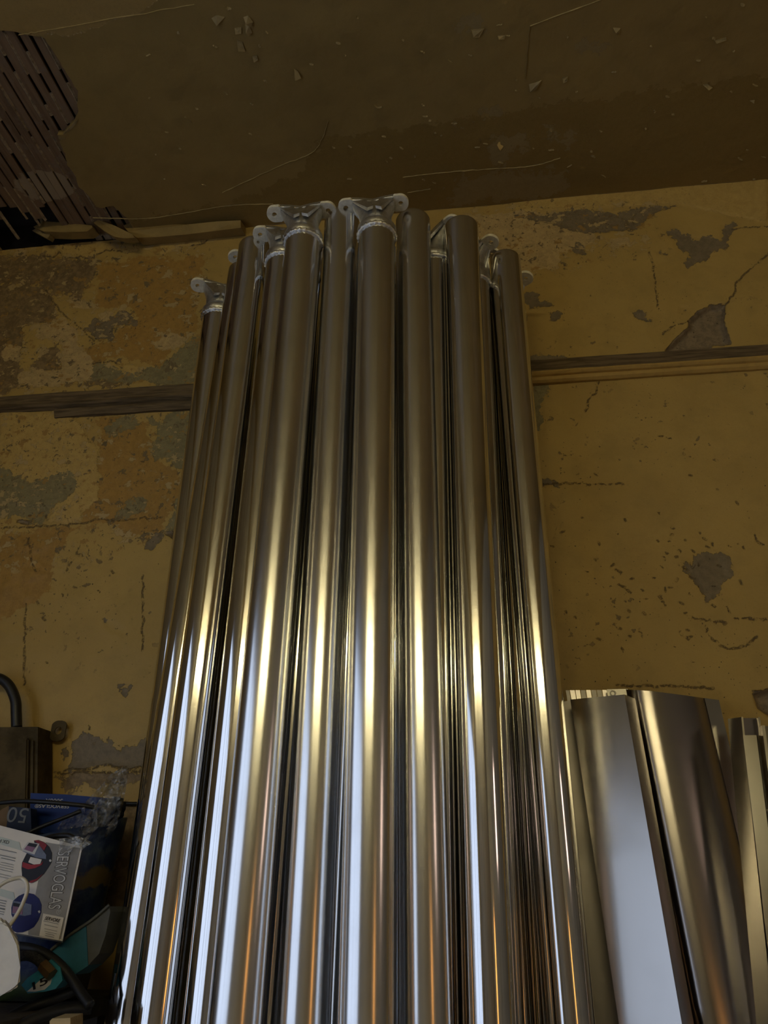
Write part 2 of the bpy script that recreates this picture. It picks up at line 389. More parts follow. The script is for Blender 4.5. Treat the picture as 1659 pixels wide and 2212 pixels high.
# plain margins of the same wall out to the corners of the room
extra = [(XL, WY, 0), (XR, WY, 0), (XR, WY, CEIL), (XL, WY, CEIL), (GX0, WY, 0), (GX1, WY, 0), (GX1, WY, CEIL), (GX0, WY, CEIL), (GX0, WY, z0), (GX1, WY, z0)]
nb = len(co)
me = bpy.data.meshes.new('wall_back')
me.from_pydata(np.vstack([co, extra]).tolist(), [], quads.tolist()+[(nb, nb+4, nb+7, nb+3), (nb+5, nb+1, nb+2, nb+6), (nb+4, nb+5, nb+9, nb+8)])
for k, v in SDW.items():
    a = me.attributes.new(k, 'FLOAT', 'POINT')
    a.data.foreach_set('value', np.concatenate([v, np.full(len(extra), -0.3 if k != 'crack' else 0.3)]).astype(np.float32))
for p in me.polygons: p.use_smooth = True

def worn_paint(name, base, base2, layers, crack=None, rough=0.55, spec=0.35, chips=None, worn=None, crack_col=(0.13, 0.085, 0.035), crack_h=-0.8):
    t = NT(name); v = t.coord()
    big = t.noise(v, 2.6, 4, 0.6); mid = t.noise(v, 11, 5, 0.62); fine = t.noise(v, 55, 4, 0.65); vf = t.noise(v, 210, 2, 0.6)
    c = t.mix(t.step(big, 0.36, 0.66), base, base2)
    c = t.mix(t.math('MULTIPLY', t.step(mid, 0.45, 0.7), 0.4), c, tuple(x*0.72 for x in base))
    c = t.mix(t.math('MULTIPLY', t.step(vf, 0.5, 0.8), 0.25), c, tuple(x*0.6 for x in base))
    h = t.math('MULTIPLY', mid, 0.25)
    h = t.math('ADD', h, t.math('MULTIPLY', fine, 0.14))
    e1 = t.math('MULTIPLY', t.math('SUBTRACT', mid, 0.5), 0.085)
    e2 = t.math('MULTIPLY', t.math('SUBTRACT', fine, 0.5), 0.045)
    e3 = t.math('MULTIPLY', t.math('SUBTRACT', vf, 0.5), 0.008)
    edge = t.math('ADD', t.math('ADD', e1, e2), e3)
    for an, col, col2, hh, amp in layers:
        a = t.attr(an)
        s = t.math('ADD', a, t.math('MULTIPLY', edge, amp))
        k = t.step(s, -0.001, 0.002)
        lc = t.mix(t.step(fine, 0.38, 0.66), col, col2)
        lc = t.mix(t.math('MULTIPLY', t.step(vf, 0.5, 0.75), 0.35), lc, tuple(x*0.65 for x in col2))
        c = t.mix(k, c, lc)
        h = t.math('ADD', h, t.math('MULTIPLY', k, hh))
    if worn:
        z = t.step(t.math('ADD', t.attr('worn'), t.math('MULTIPLY', edge, 1.5)), -0.02, 0.03)
        wn = t.noise(t.mapping(v, (1, 1, 1.25), (5, 1, 2)), 21, 6, 0.68)
        wn2 = t.noise(t.mapping(v, (1, 1, 1), (1, 8, 4)), 27, 5, 0.7, 0.4)
        k = t.math('MULTIPLY', z, t.step(wn, 0.575, 0.59)); c = t.mix(k, c, worn[0]); h = t.math('SUBTRACT', h, t.math('MULTIPLY', k, 0.5))
        k = t.math('MULTIPLY', z, t.step(wn2, 0.60, 0.615)); c = t.mix(k, c, worn[1]); h = t.math('SUBTRACT', h, t.math('MULTIPLY', k, 0.6))
        k = t.math('MULTIPLY', z, t.step(wn, 0.40, 0.385)); c = t.mix(k, c, worn[2])
    if chips:
        ch = t.noise(t.mapping(v, (1, 1, 1), (3.1, 0, 7)), 38, 3, 0.55)
        zone = t.step(t.noise(v, 3.3, 2), 0.46, 0.62)
        k = t.math('MULTIPLY', t.step(ch, 0.665, 0.685), zone)
        c = t.mix(k, c, chips); h = t.math('SUBTRACT', h, t.math('MULTIPLY', k, 0.5))
        ch2 = t.noise(t.mapping(v, (1, 1, 1), (9, 2, 1)), 120, 2, 0.5)
        k2 = t.math('MULTIPLY', t.step(ch2, 0.70, 0.72), t.step(t.noise(v, 2.1, 2), 0.42, 0.6))
        c = t.mix(k2, c, tuple(x*0.25 for x in chips))
    if crack:
        s = t.math('ADD', t.attr(crack), t.math('MULTIPLY', e2, 0.45))
        k = t.math('SUBTRACT', 1.0, t.step(t.math('ABSOLUTE', s), 0.0016, 0.0046))
        k = t.math('MULTIPLY', k, t.step(fine, 0.36, 0.5))
        c = t.mix(k, c, crack_col); h = t.math('ADD', h, t.math('MULTIPLY', k, crack_h))
    t.l(c, t.b.inputs['Base Color'])
    t.b.inputs['Roughness'].default_value = rough; t.b.inputs['Specular IOR Level'].default_value = spec
    t.l(t.bump(h, 0.7, 0.004), t.b.inputs['Normal'])
    return t.m
YEL, YEL2 = (0.49, 0.333, 0.10), (0.44, 0.295, 0.087)
M['wall'] = worn_paint('peeling_yellow_paint', YEL, YEL2, [
    ('orange', (0.42, 0.245, 0.06), (0.355, 0.205, 0.05), -0.1, 1.2),
    ('light', (0.54, 0.37, 0.12), (0.48, 0.325, 0.10), 0.5, 0.9),
    ('brown', (0.18, 0.12, 0.055), (0.29, 0.20, 0.09), -0.5, 1.8),
    ('cream', (0.55, 0.39, 0.17), (0.45, 0.32, 0.14), -0.3, 1.0),
    ('green', (0.29, 0.24, 0.115), (0.22, 0.18, 0.085), -0.4, 1.5),
    ('grey', (0.235, 0.18, 0.105), (0.185, 0.14, 0.08), -0.8, 1.0),
    ('hole', (0.28, 0.21, 0.125), (0.19, 0.14, 0.085), -1.5, 0.30)], 'crack', chips=(0.22, 0.15, 0.06), worn=((0.47, 0.34, 0.15), (0.19, 0.135, 0.065), (0.36, 0.215, 0.06)))
wall_back = tag(link('wall_back', me, M['wall']), kind='structure')
M['room'] = mat('dull_ochre_room_paint', (0.42, 0.38, 0.32), 0.7, 0, 0.12, 3)
M['floor'] = mat('worn_concrete', (0.42, 0.40, 0.38), 0.6, 0, 0.15, 4, 0.2)
tag(box_obj('wall_left', (XL-.1, XL, YB, WY+.02, 0, CEIL), M['room']), kind='structure')
tag(box_obj('wall_right', (XR, XR+.1, YB, WY+.02, 0, CEIL), M['room']), kind='structure')
tag(box_obj('wall_front', (XL-.1, XR+.1, YB-.1, YB, 0, CEIL), M['room']), kind='structure')
tag(box_obj('floor', (XL-.1, XR+.1, YB-.1, WY+.1, -.1, 0), M['floor']), kind='structure')

# ---------------------------------------------------------------- ceiling with the torn-out corner
HOLE_PX = [(278, 474), (244, 444), (217, 450), (208, 447), (185, 415), (167, 402), (163, 379), (145, 357), (140, 332), (129, 307), (125, 291), (136, 290),
           (158, 266), (168, 246), (167, 196), (140, 151), (122, 121), (97, 85), (90, 80), (66, 77), (34, 69), (0, 66), (-60, 60)]
hole = onceil(HOLE_PX)
jag = []
for i in range(len(hole)-1):
    a, b = Vector(hole[i]), Vector(hole[i+1]); n = max(1, int((b-a).length/0.012))
    for k in range(n):
        q = a.lerp(b, k/n); d = (b-a).normalized()
        jag.append(q + Vector((-d.y, d.x))*0.005*fbm(Vector((q.x*60, q.y*60, 2)), 3))
jag.append(Vector(hole[-1]))
jag[0] = Vector((hole[0][0]+.005, WY+.02))
HX0 = -1.95
hole_loop = jag + [Vector((HX0, jag[-1].y-.02)), Vector((HX0, WY+.02))]
CX0, CX1, CY0 = -2.0, 1.5, 0.95
outer = [Vector((CX0, CY0)), Vector((CX1, CY0)), Vector((CX1, WY+.02)), jag[0], *jag[1:], hole_loop[-2], hole_loop[-1], Vector((CX0, WY+.02))]
pts = list(outer); nO = len(pts)
hp = np.array([(p.x, p.y) for p in hole_loop])
step = 0.016
grid = np.array([(x, y) for x in np.arange(CX0+step, CX1-step*.5, step) for y in np.arange(CY0+step, WY+.01, step)])
keep = sdist(grid, [hp]) < -0.008
pts += [Vector(p) for p in grid[keep]]
edges = [(i, (i+1) % nO) for i in range(nO)]
vo, eo, fo, *_ = delaunay_2d_cdt(pts, edges, [], 1, 1e-5)
V2 = np.array([(v.x, v.y) for v in vo])
C = {}
C['dark'] = [[(700, 300), (960, 262), (1200, 225), (1420, 195), (1800, 150), (1800, 420), (900, 470), (560, 490), (300, 520), (260, 480), (480, 440), (640, 380)]]
C['flake'] = [crop(959, 0, .4219)(q) for q in (
    [(120, 60), (200, 40), (190, 150), (140, 180)], [(240, 690), (420, 680), (400, 760), (250, 780)], [(40, 900), (620, 880), (600, 1000), (40, 1060)],
    [(620, 670), (690, 680), (640, 740)], [(230, 760), (330, 800), (280, 880), (220, 850)], [(520, 620), (560, 620), (560, 680), (520, 680)], [(700, 240), (840, 225), (820, 255), (710, 270)],
    [(200, 560), (310, 560), (300, 600), (210, 600)], [(60, 640), (140, 650), (130, 670), (60, 670)])]
C['pale'] = [[(-80, -80), (420, -60), (300, 30), (160, 75), (60, 75), (-80, 66)]]
CL = [[(870, 382), (960, 371), (1050, 363), (1150, 356), (1210, 340)], [(880, 415), (930, 407)], [(480, 415), (600, 360), (680, 325), (710, 260)],
      [(1145, 55), (1300, 0)], [(1145, 55), (1135, 170)], [(40, 75), (130, 60), (420, 10)], [(200, 470), (330, 470), (480, 445), (590, 440)]]
rng = random.Random(11)
for i in range(85):
    x, y = 300+rng.random()*1350, rng.random()*400
    a = rng.gauss(0.25, 0.35); l = 4+rng.random()*9
    CL.append([(x, y), (x+l*math.cos(a), y+l*math.sin(a))])
sdc = {k: sdist(V2, [onceil(q) for q in v]) for k, v in C.items()}
cn = vnoise(V2, 1.6, 2, 3); cn2 = vnoise(V2, 12, 4, 3)
nearw = sm(V2[:, 1], WY-.16, WY+.02)
zc = CEIL + 0.006*cn*(1-nearw) + 0.0015*cn2
bm_v = [(x, y, z) for (x, y), z in zip(V2, zc)]
me = bpy.data.meshes.new('ceiling')
fv = [list(f) for f in fo]
# rim of the broken plaster, 22 mm thick
ring_idx = [eo_i for eo_i in range(len(jag))]
near = lambda p: int(np.argmin(((V2-np.array([p.x, p.y]))**2).sum(1)))
ri = [near(p) for p in hole_loop[:-1]]
nb = len(bm_v)
for k, i in enumerate(ri): bm_v.append((V2[i, 0], V2[i, 1], zc[i]+0.022))
rim = [(ri[k], ri[k+1], nb+k+1, nb+k) for k in range(len(ri)-1)]
# plain ceiling over the rest of the room
nb2 = len(bm_v)
bm_v += [(XL, YB, CEIL), (XR, YB, CEIL), (XR, CY0, CEIL), (XL, CY0, CEIL), (XL, WY, CEIL), (CX0, WY, CEIL), (CX0, CY0, CEIL), (CX1, CY0, CEIL), (CX1, WY, CEIL), (XR, WY, CEIL)]
plain = [(nb2, nb2+1, nb2+2, nb2+3), (nb2+3, nb2+6, nb2+5, nb2+4), (nb2+7, nb2+2, nb2+9, nb2+8)]
me.from_pydata(bm_v, [], fv+rim+plain)
for k, v in sdc.items():
    a = me.attributes.new(k, 'FLOAT', 'POINT')
    arr = np.full(len(bm_v), -0.3, np.float32); arr[:len(v)] = v
    a.data.foreach_set('value', arr)
CE, CE2 = (0.365, 0.258, 0.092), (0.33, 0.231, 0.082)
M['ceiling'] = worn_paint('brown_yellow_ceiling_paint', CE, CE2, [
    ('dark', (0.30, 0.204, 0.066), (0.28, 0.19, 0.06), 0.1, 1.6),
    ('pale', (0.42, 0.29, 0.105), (0.39, 0.27, 0.098), 0.2, 0.6),
    ('flake', (0.35, 0.265, 0.12), (0.32, 0.24, 0.105), -0.4, 2.6)], None, rough=0.42, spec=0.4)
ceiling = tag(link('ceiling', me, M['ceiling']), kind='structure')
bm = bmesh.new(); bbox(bm, XL-.1, XR+.1, YB-.1, WY+.1, CEIL+.16, CEIL+.20)
bbox(bm, XL-.1, XR+.1, WY+.03, WY+.1, CEIL-.05, CEIL+.16); bbox(bm, XL-.1, XR+.1, YB-.1, YB, CEIL+.001, CEIL+.16)
bbox(bm, XL-.1, XL, YB, WY+.03, CEIL+.001, CEIL+.16); bbox(bm, XR, XR+.1, YB, WY+.03, CEIL+.001, CEIL+.16)
tag(obj('ceiling_deck', bm, M['void']), kind='structure')

# paint lifting off the ceiling: long ridges and small curls
M['curl'] = mat('lifted_ceiling_paint', (0.37, 0.275, 0.115), 0.6, 0, 0.15, 30)
M['curl_pale'] = mat('pale_lifted_paint', (0.46, 0.35, 0.155), 0.6, 0, 0.15, 30)
def czn(p):
    return CEIL + 0.006*mnoise.fractal(Vector((p.x*1.6+2, p.y*1.6, 3.4)), 1.0, 2.0, 3)*(1 if p.y < WY-.16 else .6)
curls = bmesh.new()
for k, q in enumerate(CL):
    P_ = [Vector((*p, 0)) for p in onceil(q)]
    long_ = k < 7
    if long_:
        P_ = smooth_path(P_, 10)
        for i in range(len(P_)): P_[i] = P_[i]+Vector((fbm(Vector((i*.9, k, 0))), fbm(Vector((i*.9, k, 7))), 0))*.003
        bm = bmesh.new(); rs = []
        for i, p in enumerate(P_):
            d = (P_[min(i+1, len(P_)-1)]-P_[max(i-1, 0)]).normalized(); nn_ = Vector((-d.y, d.x, 0)); wd = .0007+.0014*abs(fbm(Vector((i*1.3, k, 3))))
            z = czn(p)
            rs.append([p+nn_*wd+Vector((0, 0, z+.0008)), p+nn_*.0004+Vector((0, 0, z-.0032)), p-nn_*wd+Vector((0, 0, z+.0008))])
        rings(bm, rs); obj('paint_ridge', bm, M['curl'], ceiling)
    else:
        a, b = P_[0], P_[1]; d = (b-a); L = d.length; d.normalize(); nn_ = Vector((-d.y, d.x, 0)); wd = .0015+.003*random.random()
        rs = []
        for i in range(5):
            f = i/4; p = a+d*(L*f)+nn_*(.004*math.sin(f*3)*(.5-random.random())); w_ = wd*math.sin(math.pi*(.12+.76*f)); z = czn(p)
            rs.append([p-nn_*w_+Vector((0, 0, z+.0004)), p+nn_*w_+Vector((0, 0, z-.0035)), p+nn_*w_*.8+Vector((0, 0, z+.0002))])
        rings(curls, rs)
tag(obj('paint_flake', curls, M['curl'], ceiling), kind='stuff')
c5 = crop(300, 0, .42194); c6 = crop(959, 0, .42194)
for q, m_, lift in ((c5([(370, 95), (400, 78), (440, 85), (420, 105), (400, 125)]), 'curl', .010), (c5([(535, 90), (560, 80), (585, 110), (575, 135), (550, 115)]), 'curl', .012),
              (c5([(545, 125), (565, 130), (580, 165), (565, 182), (550, 160)]), 'curl_pale', .012), (c5([(490, 145), (525, 140), (525, 170), (495, 172)]), 'curl_pale', .006),
              (c5([(500, 205), (530, 215), (545, 260), (510, 255)]), 'curl', .010), (c5([(580, 290), (605, 285), (610, 305), (590, 315)]), 'curl', .008), (c5([(795, 355), (815, 365), (832, 395), (800, 402)]), 'curl', .014),
              (c6([(140, 150), (205, 140), (180, 180), (150, 175)]), 'curl', .012), (c6([(275, 178), (315, 175), (310, 192), (280, 190)]), 'curl', .008), (c6([(865, 145), (905, 148), (900, 170), (888, 180), (880, 165)]), 'curl_pale', .010),
              (c6([(1325, 437), (1350, 430), (1375, 445), (1355, 455)]), 'curl_pale', .010), (c6([(435, 430), (470, 420), (500, 405), (470, 450), (440, 455)]), 'curl', .014), (c6([(605, 400), (635, 392), (630, 415), (610, 418)]), 'curl', .008),
              (c6([(272, 738), (280, 722), (288, 722), (290, 735), (304, 742), (298, 752), (288, 764), (280, 752)]), 'yellow', .004), (c6([(1385, 210), (1445, 192), (1448, 205), (1395, 220)]), 'curl', .006), (c6([(1565, 515), (1590, 508), (1585, 522)]), 'curl_pale', .008)):
    bm = bmesh.new(); n = len(q); pp = [Vector((*p, 0)) for p in onceil(q)]
    lo_ = [p+Vector((0, 0, czn(p)-.0006-lift*(i/(n-1))**1.5)) for i, p in enumerate(pp)]
    prism_pts(bm, lo_, [p+Vector((0, 0, .0012)) for p in lo_])
    if m_ == 'yellow' and 'yellow' not in M: M['yellow'] = mat('bare_yellow_undercoat', (0.85, 0.60, 0.20), 0.6)
    obj('paint_curl', bm, M[m_], ceiling)

# laths bared by the fallen plaster: parts of the ceiling, one board each
t = NT('bared_lath'); g = t.n('ShaderNodeNewGeometry').outputs['Position']
n = t.noise(t.mapping(g, (40, 2.5, 40)), 1.0, 5, 0.6); n2_ = t.noise(g, 30, 4, 0.6)
c = t.mix(t.step(n, 0.35, 0.7), (0.30, 0.20, 0.115), (0.20, 0.13, 0.075))
c = t.mix(t.math('MULTIPLY', t.step(n2_, 0.5, 0.7), 0.5), c, (0.27, 0.215, 0.155))
pc = onceil([(95, 412)])[0]
dv = t.n('ShaderNodeVectorMath', operation='SUBTRACT'); t.l(g, dv.inputs[0]); dv.inputs[1].default_value = (pc[0], pc[1], CEIL+.02)
ln_ = t.n('ShaderNodeVectorMath', operation='LENGTH'); t.l(t.mapping(dv.outputs[0], (0.85, 1.35, 0.2)), ln_.inputs[0])
k = t.step(t.math('ADD', ln_.outputs['Value'], t.math('MULTIPLY', t.math('SUBTRACT', n2_, 0.5), 0.06)), 0.102, 0.094)
c = t.mix(k, c, (0.42, 0.33, 0.21))
t.l(c, t.b.inputs['Base Color']); t.b.inputs['Roughness'].default_value = 0.9; t.b.inputs['Specular IOR Level'].default_value = 0.15
t.l(t.bump(n, 0.4, 0.004), t.b.inputs['Normal'])
M['lath'] = t.m
rng = random.Random(5)
x = HX0+.012
keys = bmesh.new()
i = 0
while x < -1.02:
    wd = 0.026+rng.random()*0.006; gap = 0.006+rng.random()*0.006
    a = rng.gauss(0, 0.006)
    y1 = WY+.02
    if x < -1.66: y1 = WY-.10-rng.random()*.12
    elif x < -1.58: y1 = WY-.02-rng.random()*.05
    bm = bmesh.new(); y0 = 0.98
    zz = CEIL+.0245+rng.random()*.003
    ax = lambda yy: x+a*(yy-1.6)
    seg = 14; f0, b0 = [], []
    rows = []
    for k in range(seg+1):
        yy = y0+(y1-y0)*k/seg
        j0 = .0015*fbm(Vector((i*3.1, yy*14, 1))); j1 = .0015*fbm(Vector((i*3.1, yy*14, 5)))
        rows.append([Vector((ax(yy)+j0, yy, zz)), Vector((ax(yy)+wd+j1, yy, zz+rng.random()*.0006)), Vector((ax(yy)+wd+j1, yy, zz+.008)), Vector((ax(yy)+j0, yy, zz+.008))])
    rings(bm, rows)
    obj('lath', bm, M['lath'], ceiling)
    # crumbs of plaster squeezed through the gap beside this lath
    k = 0
    yy = 1.05
    while yy < y1-.03:
        L = 0.04+rng.random()*.16
        if rng.random() < .72:
            m_ = max(2, int(L/.012)); rr = []
            for q in range(m_+1):
                y_ = yy+L*q/m_; hh = .004+.008*abs(fbm(Vector((i*2.3, y_*70, 8)), 3)); wj = gap*.5+.0015+.002*abs(fbm(Vector((i*5.3, y_*60, 3)), 3))
                xc = ax(y_)+wd+gap*.5
                rr.append([Vector((xc-wj, y_, zz+.002)), Vector((xc, y_, zz-hh*.7)), Vector((xc+wj, y_, zz+.002)), Vector((xc, y_, zz+.006))])
            rings(keys, rr)
        yy += L+.02+rng.random()*.10
    x += wd+gap; i += 1
tag(obj('plaster_key', keys, M['key'], ceiling), kind='stuff')

# loose slabs of plaster hanging where the ceiling meets the wall
M['slab'] = mat('broken_plaster', (0.36, 0.27, 0.13), 0.85, 0, 0.2, 25, 0.4, spec=0.2)
M['slab_paint'] = mat('painted_plaster_slab', (0.36, 0.25, 0.09), 0.6, 0, 0.12, 12, 0.2)
for pts_, Y0, dy, m_ in (([(72, 490), (94, 478), (130, 480), (165, 483), (199, 487), (200, 492), (188, 500), (140, 502), (95, 500)], WY-.075, .05, 'slab_paint'),
                     ([(202, 481), (212, 475), (226, 478), (247, 487), (286, 506), (291, 514), (268, 515), (246, 511), (224, 498)], WY-.085, .035, 'slab_paint'),
                     ([(266, 487), (282, 481), (301, 478), (345, 484), (400, 485), (470, 478), (520, 476), (520, 492), (455, 500), (400, 507), (340, 512), (296, 514), (276, 500)], WY-.055, .05, 'slab_paint'),
                     ([(69, 498), (84, 490), (102, 489), (112, 500), (103, 516), (88, 508)], WY-.06, .03, 'slab'),
                     ([(84, 470), (90, 468), (95, 484), (90, 490)], WY-.07, .02, 'slab'),
                     ([(136, 291), (158, 267), (168, 258), (166, 266), (152, 282), (142, 288)], None, 0, 'slab'), ([(124, 291), (131, 296), (142, 300), (128, 304)], None, 0, 'slab')):
    bm = bmesh.new()
    if Y0 is None:
        prism_pts(bm, [pZ(a, b, CEIL-.003) for a, b in pts_], [pZ(a, b, CEIL-.003)+Vector((0, 0, .012)) for a, b in pts_])
    else:
        fr = [pY(a, b, Y0+.012*fbm(Vector((a*.05, b*.05, 0)))) for a, b in pts_]
        prism_pts(bm, fr, [p+Vector((.004, dy, .010)) for p in fr])
    obj('plaster_slab', bm, M[m_], ceiling)

# ---------------------------------------------------------------- picture rail
zt, zm, zb = pY(1144, 781).z, pY(1144, 801, WY-.02).z, pY(1144, 826, WY-.02).z
t = NT('worn_rail_paint'); g = t.n('ShaderNodeNewGeometry').outputs['Position']
na = t.noise(t.mapping(g, (5, 20, 28)), 1.0, 6, 0.65); nf = t.noise(g, 45, 5, 0.6)
sp = t.n('ShaderNodeSeparateXYZ'); t.l(g, sp.inputs[0])
side = t.step(sp.outputs['X'], -0.3, 0.35)
thr = t.math('ADD', na, t.math('MULTIPLY', side, 0.34))
c = t.mix(t.step(nf, 0.35, 0.65), (0.17, 0.125, 0.075), (0.105, 0.075, 0.045))
cy = t.mix(t.step(nf, 0.4, 0.7), (0.48, 0.31, 0.085), (0.42, 0.27, 0.075))
c = t.mix(t.step(thr, 0.615, 0.635), c, cy)
t.l(c, t.b.inputs['Base Color']); t.b.inputs['Roughness'].default_value = 0.6
t.l(t.bump(t.math('ADD', t.step(thr, 0.615, 0.635), nf), 0.5, 0.002), t.b.inputs['Normal'])
M['rail'] = t.m
M['railwood'] = mat('bare_rail_wood', (0.19, 0.135, 0.072), 0.8, 0, 0.25, 20, 0.4, stretch=(0.4, 5, 5), spec=0.2)
def rail_piece(name, prof, X0, X1, m_, parent=None, n=60, jit=.0012):
    bm = bmesh.new(); rs = []
    for k in range(n+1):
        X = X0+(X1-X0)*k/n
        rs.append([Vector((X, WY+.006-d-jit*fbm(Vector((X*9, d*90, z*50))), z+jit*fbm(Vector((X*7, d*90, z*70))))) for d, z in prof])
    rings(bm, rs); return obj(name, bm, m_, parent)
h1 = zm-zb
board = [(0, zt), (.016, zt-.003), (.016, zm), (0, zm)]
trim = tag(rail_piece('trim_1', board, XL, XR, M['railwood'], n=160), kind='structure')
mould = [(0, zm+.002), (.022, zm), (.030, zm-h1*.10), (.032, zm-h1*.28), (.026, zm-h1*.40), (.018, zm-h1*.46), (.018, zm-h1*.58), (.027, zm-h1*.66), (.027, zm-h1*.86), (.018, zb), (0, zb)]
XG = pY(124, 888).x; XM = pY(700, 850).x
rail_piece('moulding', mould, XM, XR, M['rail'], trim)
rail_piece('moulding', [(d, z+.004) for d, z in mould[:6]]+[(.010, zm-h1*.46), (0, zm-h1*.46)], XL, XM, M['railwood'], trim, jit=.003)
rail_piece('moulding', [(0, zm-h1*.58), (.018, zm-h1*.58), (.027, zm-h1*.66), (.027, zm-h1*.86), (.018, zb-.012), (0, zb-.012)], XG, XM, M['railwood'], trim, jit=.003)

# ---------------------------------------------------------------- aluminium tubes
R = 0.0530
TOPZ = HC+1.87
def ring_solid(bm, c, u, v, nrm, ro, ri, h, n=40):
    rs = [circ(c, ri, n, u, v), circ(c, ro, n, u, v), circ(c+nrm*h, ro, n, u, v), circ(c+nrm*h, ri, n, u, v)]
    rows = [[bm.verts.new(p) for p in r] for r in rs]
    for a in range(4):
        A, B = rows[a], rows[(a+1) % 4]
        for i in range(n): bm.faces.new((A[i], A[(i+1) % n], B[(i+1) % n], B[i]))
def make_tube(label, top_px, bot_x, soft, bracket=None, lean=0.035, group='aluminium tubes leaning together', plate_shift=0.0, zoff=0.0):
    """top_px: pixel of the tube's upper end (axis); bot_x: axis x where it leaves the frame. Both are turned into a real standing tube."""
    tz = TOPZ+zoff
    T = top_px.copy() if isinstance(top_px, Vector) else pZ(top_px[0], top_px[1], tz)
    Bm = pY(bot_x, 2212, T.y-lean)
    ax = (T-Bm).normalized()
    base = T+ax*((0.012-T.z)/ax.z)
    root = empty('aluminium_tube', base); tag(root, label, 'metal tube', group)
    u = Vector((1, 0, 0)); u = (u-ax*u.dot(ax)).normalized(); v = ax.cross(u)
    tend = T-ax*(0.136 if bracket is not None else 0.0)
    m_ = M['tube_soft' if soft else 'tube_sharp']
    bm = bmesh.new(); n = 64
    rs = []
    Lt = (tend-base).length
    prof = [(R-.0035, 0), (R, 0), (R, .01), (R, Lt-.012), (R, Lt-.004), (R-.0015, Lt), (R-.0035, Lt), (R-.0035, Lt-.25)]
    for r_, l_ in prof: rs.append(circ(base+ax*l_, r_, n, u, v))
    rings(bm, rs, cap0=False, cap1=False)
    o = obj('tube', bm, m_, root); autosmooth(o, 40)
    if bracket is not None:
        du = Vector((math.cos(bracket), math.sin(bracket), 0)); dh = Vector((-du.y, du.x, 0)); tl_ = math.radians(11); up = Vector((0, 0, math.cos(tl_)))+dh*math.sin(tl_); dv = dh*math.cos(tl_)-Vector((0, 0, math.sin(tl_)))
        # collar
        bm = bmesh.new(); rs = []
        for r_, l_ in ((R-.002, -.130), (.0560, -.128), (.0575, -.122), (.0575, -.110), (.055, -.106), (.048, -.102)):
            rs.append(circ(T+ax*l_, r_, 48, u, v))
        rings(bm, rs); o = obj('collar', bm, M['cast'], root); autosmooth(o, 50)
        # weld bead
        bm = bmesh.new(); n1_, n2_ = 72, 8; rows = []
        for i in range(n1_):
            a = 2*math.pi*i/n1_; rr = .0535; mr = .0066+.0016*math.sin(i*2*math.pi/3)
            d = u*math.cos(a)+v*math.sin(a)
            rows.append([bm.verts.new(T+ax*(-.134)+d*(rr+mr*math.cos(2*math.pi*k/n2_))+ax*(mr*math.sin(2*math.pi*k/n2_))) for k in range(n2_)])
        for i in range(n1_):
            A, B = rows[i], rows[(i+1) % n1_]
            for k in range(n2_): bm.faces.new((A[k], A[(k+1) % n2_], B[(k+1) % n2_], B[k]))
        obj('weld_bead', bm, M['weld'], root, True)
        # neck: round at the collar, drawn out to a narrow bar under the lugs
        Tp = T+du*plate_shift
        bm = bmesh.new(); rs = []
        n = 48
        for l_, wx, wy, p_ in ((-.106, .0495, .0495, 2.0), (-.088, .0470, .0450, 2.0), (-.056, .0490, .032, 2.6), (-.024, .0600, .020, 5.0), (-.002, .0660, .015, 8.0)):
            f = (l_+.106)/.106; c0 = (T+ax*l_).lerp(Tp+up*l_, f); ring_ = []
            for i in range(n):
                a = 2*math.pi*i/n; ca, sa = math.cos(a), math.sin(a)
                k = (abs(ca)**p_+abs(sa)**p_)**(-1/p_)
                ring_.append(c0+du*(wx*k*ca)+dv*(wy*k*sa))
            rs.append(ring_)
        rings(bm, rs); o = obj('neck', bm, M['cast'], root); autosmooth(o, 28)
        # bow-tie plate between the lugs, with a gusset under each arm
        bm = bmesh.new(); out = []
        for sx, sy in ((-.062, -.025), (-.030, -.021), (0, -.015), (.030, -.021), (.062, -.025), (.062, .025), (.030, .021), (0, .015), (-.030, .021), (-.062, .025)):
            out.append(Tp+du*sx+dv*sy)
        prism_pts(bm, [p+up*-.006 for p in out], [p+up*.004 for p in out])
        for s_ in (-1, 1):
            for t_ in (-1, 1):
                q = [Tp+du*(s_*.064)+dv*(t_*.021)-up*.005, Tp+du*(s_*.064)+dv*(t_*.015)-up*.005, T+du*(s_*.022)+dv*(t_*.036)-up*.090, T+du*(s_*.020)+dv*(t_*.046)-up*.088]
                q2 = [Tp+du*(s_*.020)+dv*(t_*.020)-up*.004, Tp+du*(s_*.020)+dv*(t_*.013)-up*.004, T+du*(s_*.004)+dv*(t_*.040)-up*.086, T+du*(s_*.003)+dv*(t_*.048)-up*.084]
                prism_pts(bm, q, q2)
        plate = obj('lug_plate', bm, M['cast'], root)
        for s_ in (-1, 1):
            bm = bmesh.new(); n = 32; hc = Tp+du*(s_*.083)-up*.009
            o_, i_ = [], []
            for i in range(n):
                a = 2*math.pi*i/n; ca, sa = math.cos(a), math.sin(a)
                x_ = .0235*ca; y_ = .0265*sa
                if ca < 0: x_ = max(-.0215, ca*.05); y_ = .0245*sa if abs(sa) > .86 else .0245*sa
                if ca < 0:
                    k = min(.0225/max(1e-6, -ca), .0265/max(1e-6, abs(sa))); x_, y_ = ca*k, sa*k
                o_.append(hc+du*(s_*x_)+dv*y_); i_.append(hc+du*(s_*.0075*ca)+dv*(.0075*sa))
            rows = [[bm.verts.new(p) for p in r] for r in (i_, o_, [p+up*.011 for p in o_], [p+up*.011 for p in i_])]
            for a in range(4):
                A, B = rows[a], rows[(a+1) % 4]
                for i in range(n): bm.faces.new((A[i], A[(i+1) % n], B[(i+1) % n], B[i]))
            obj('lug', bm, M['pad'], plate)
    return root

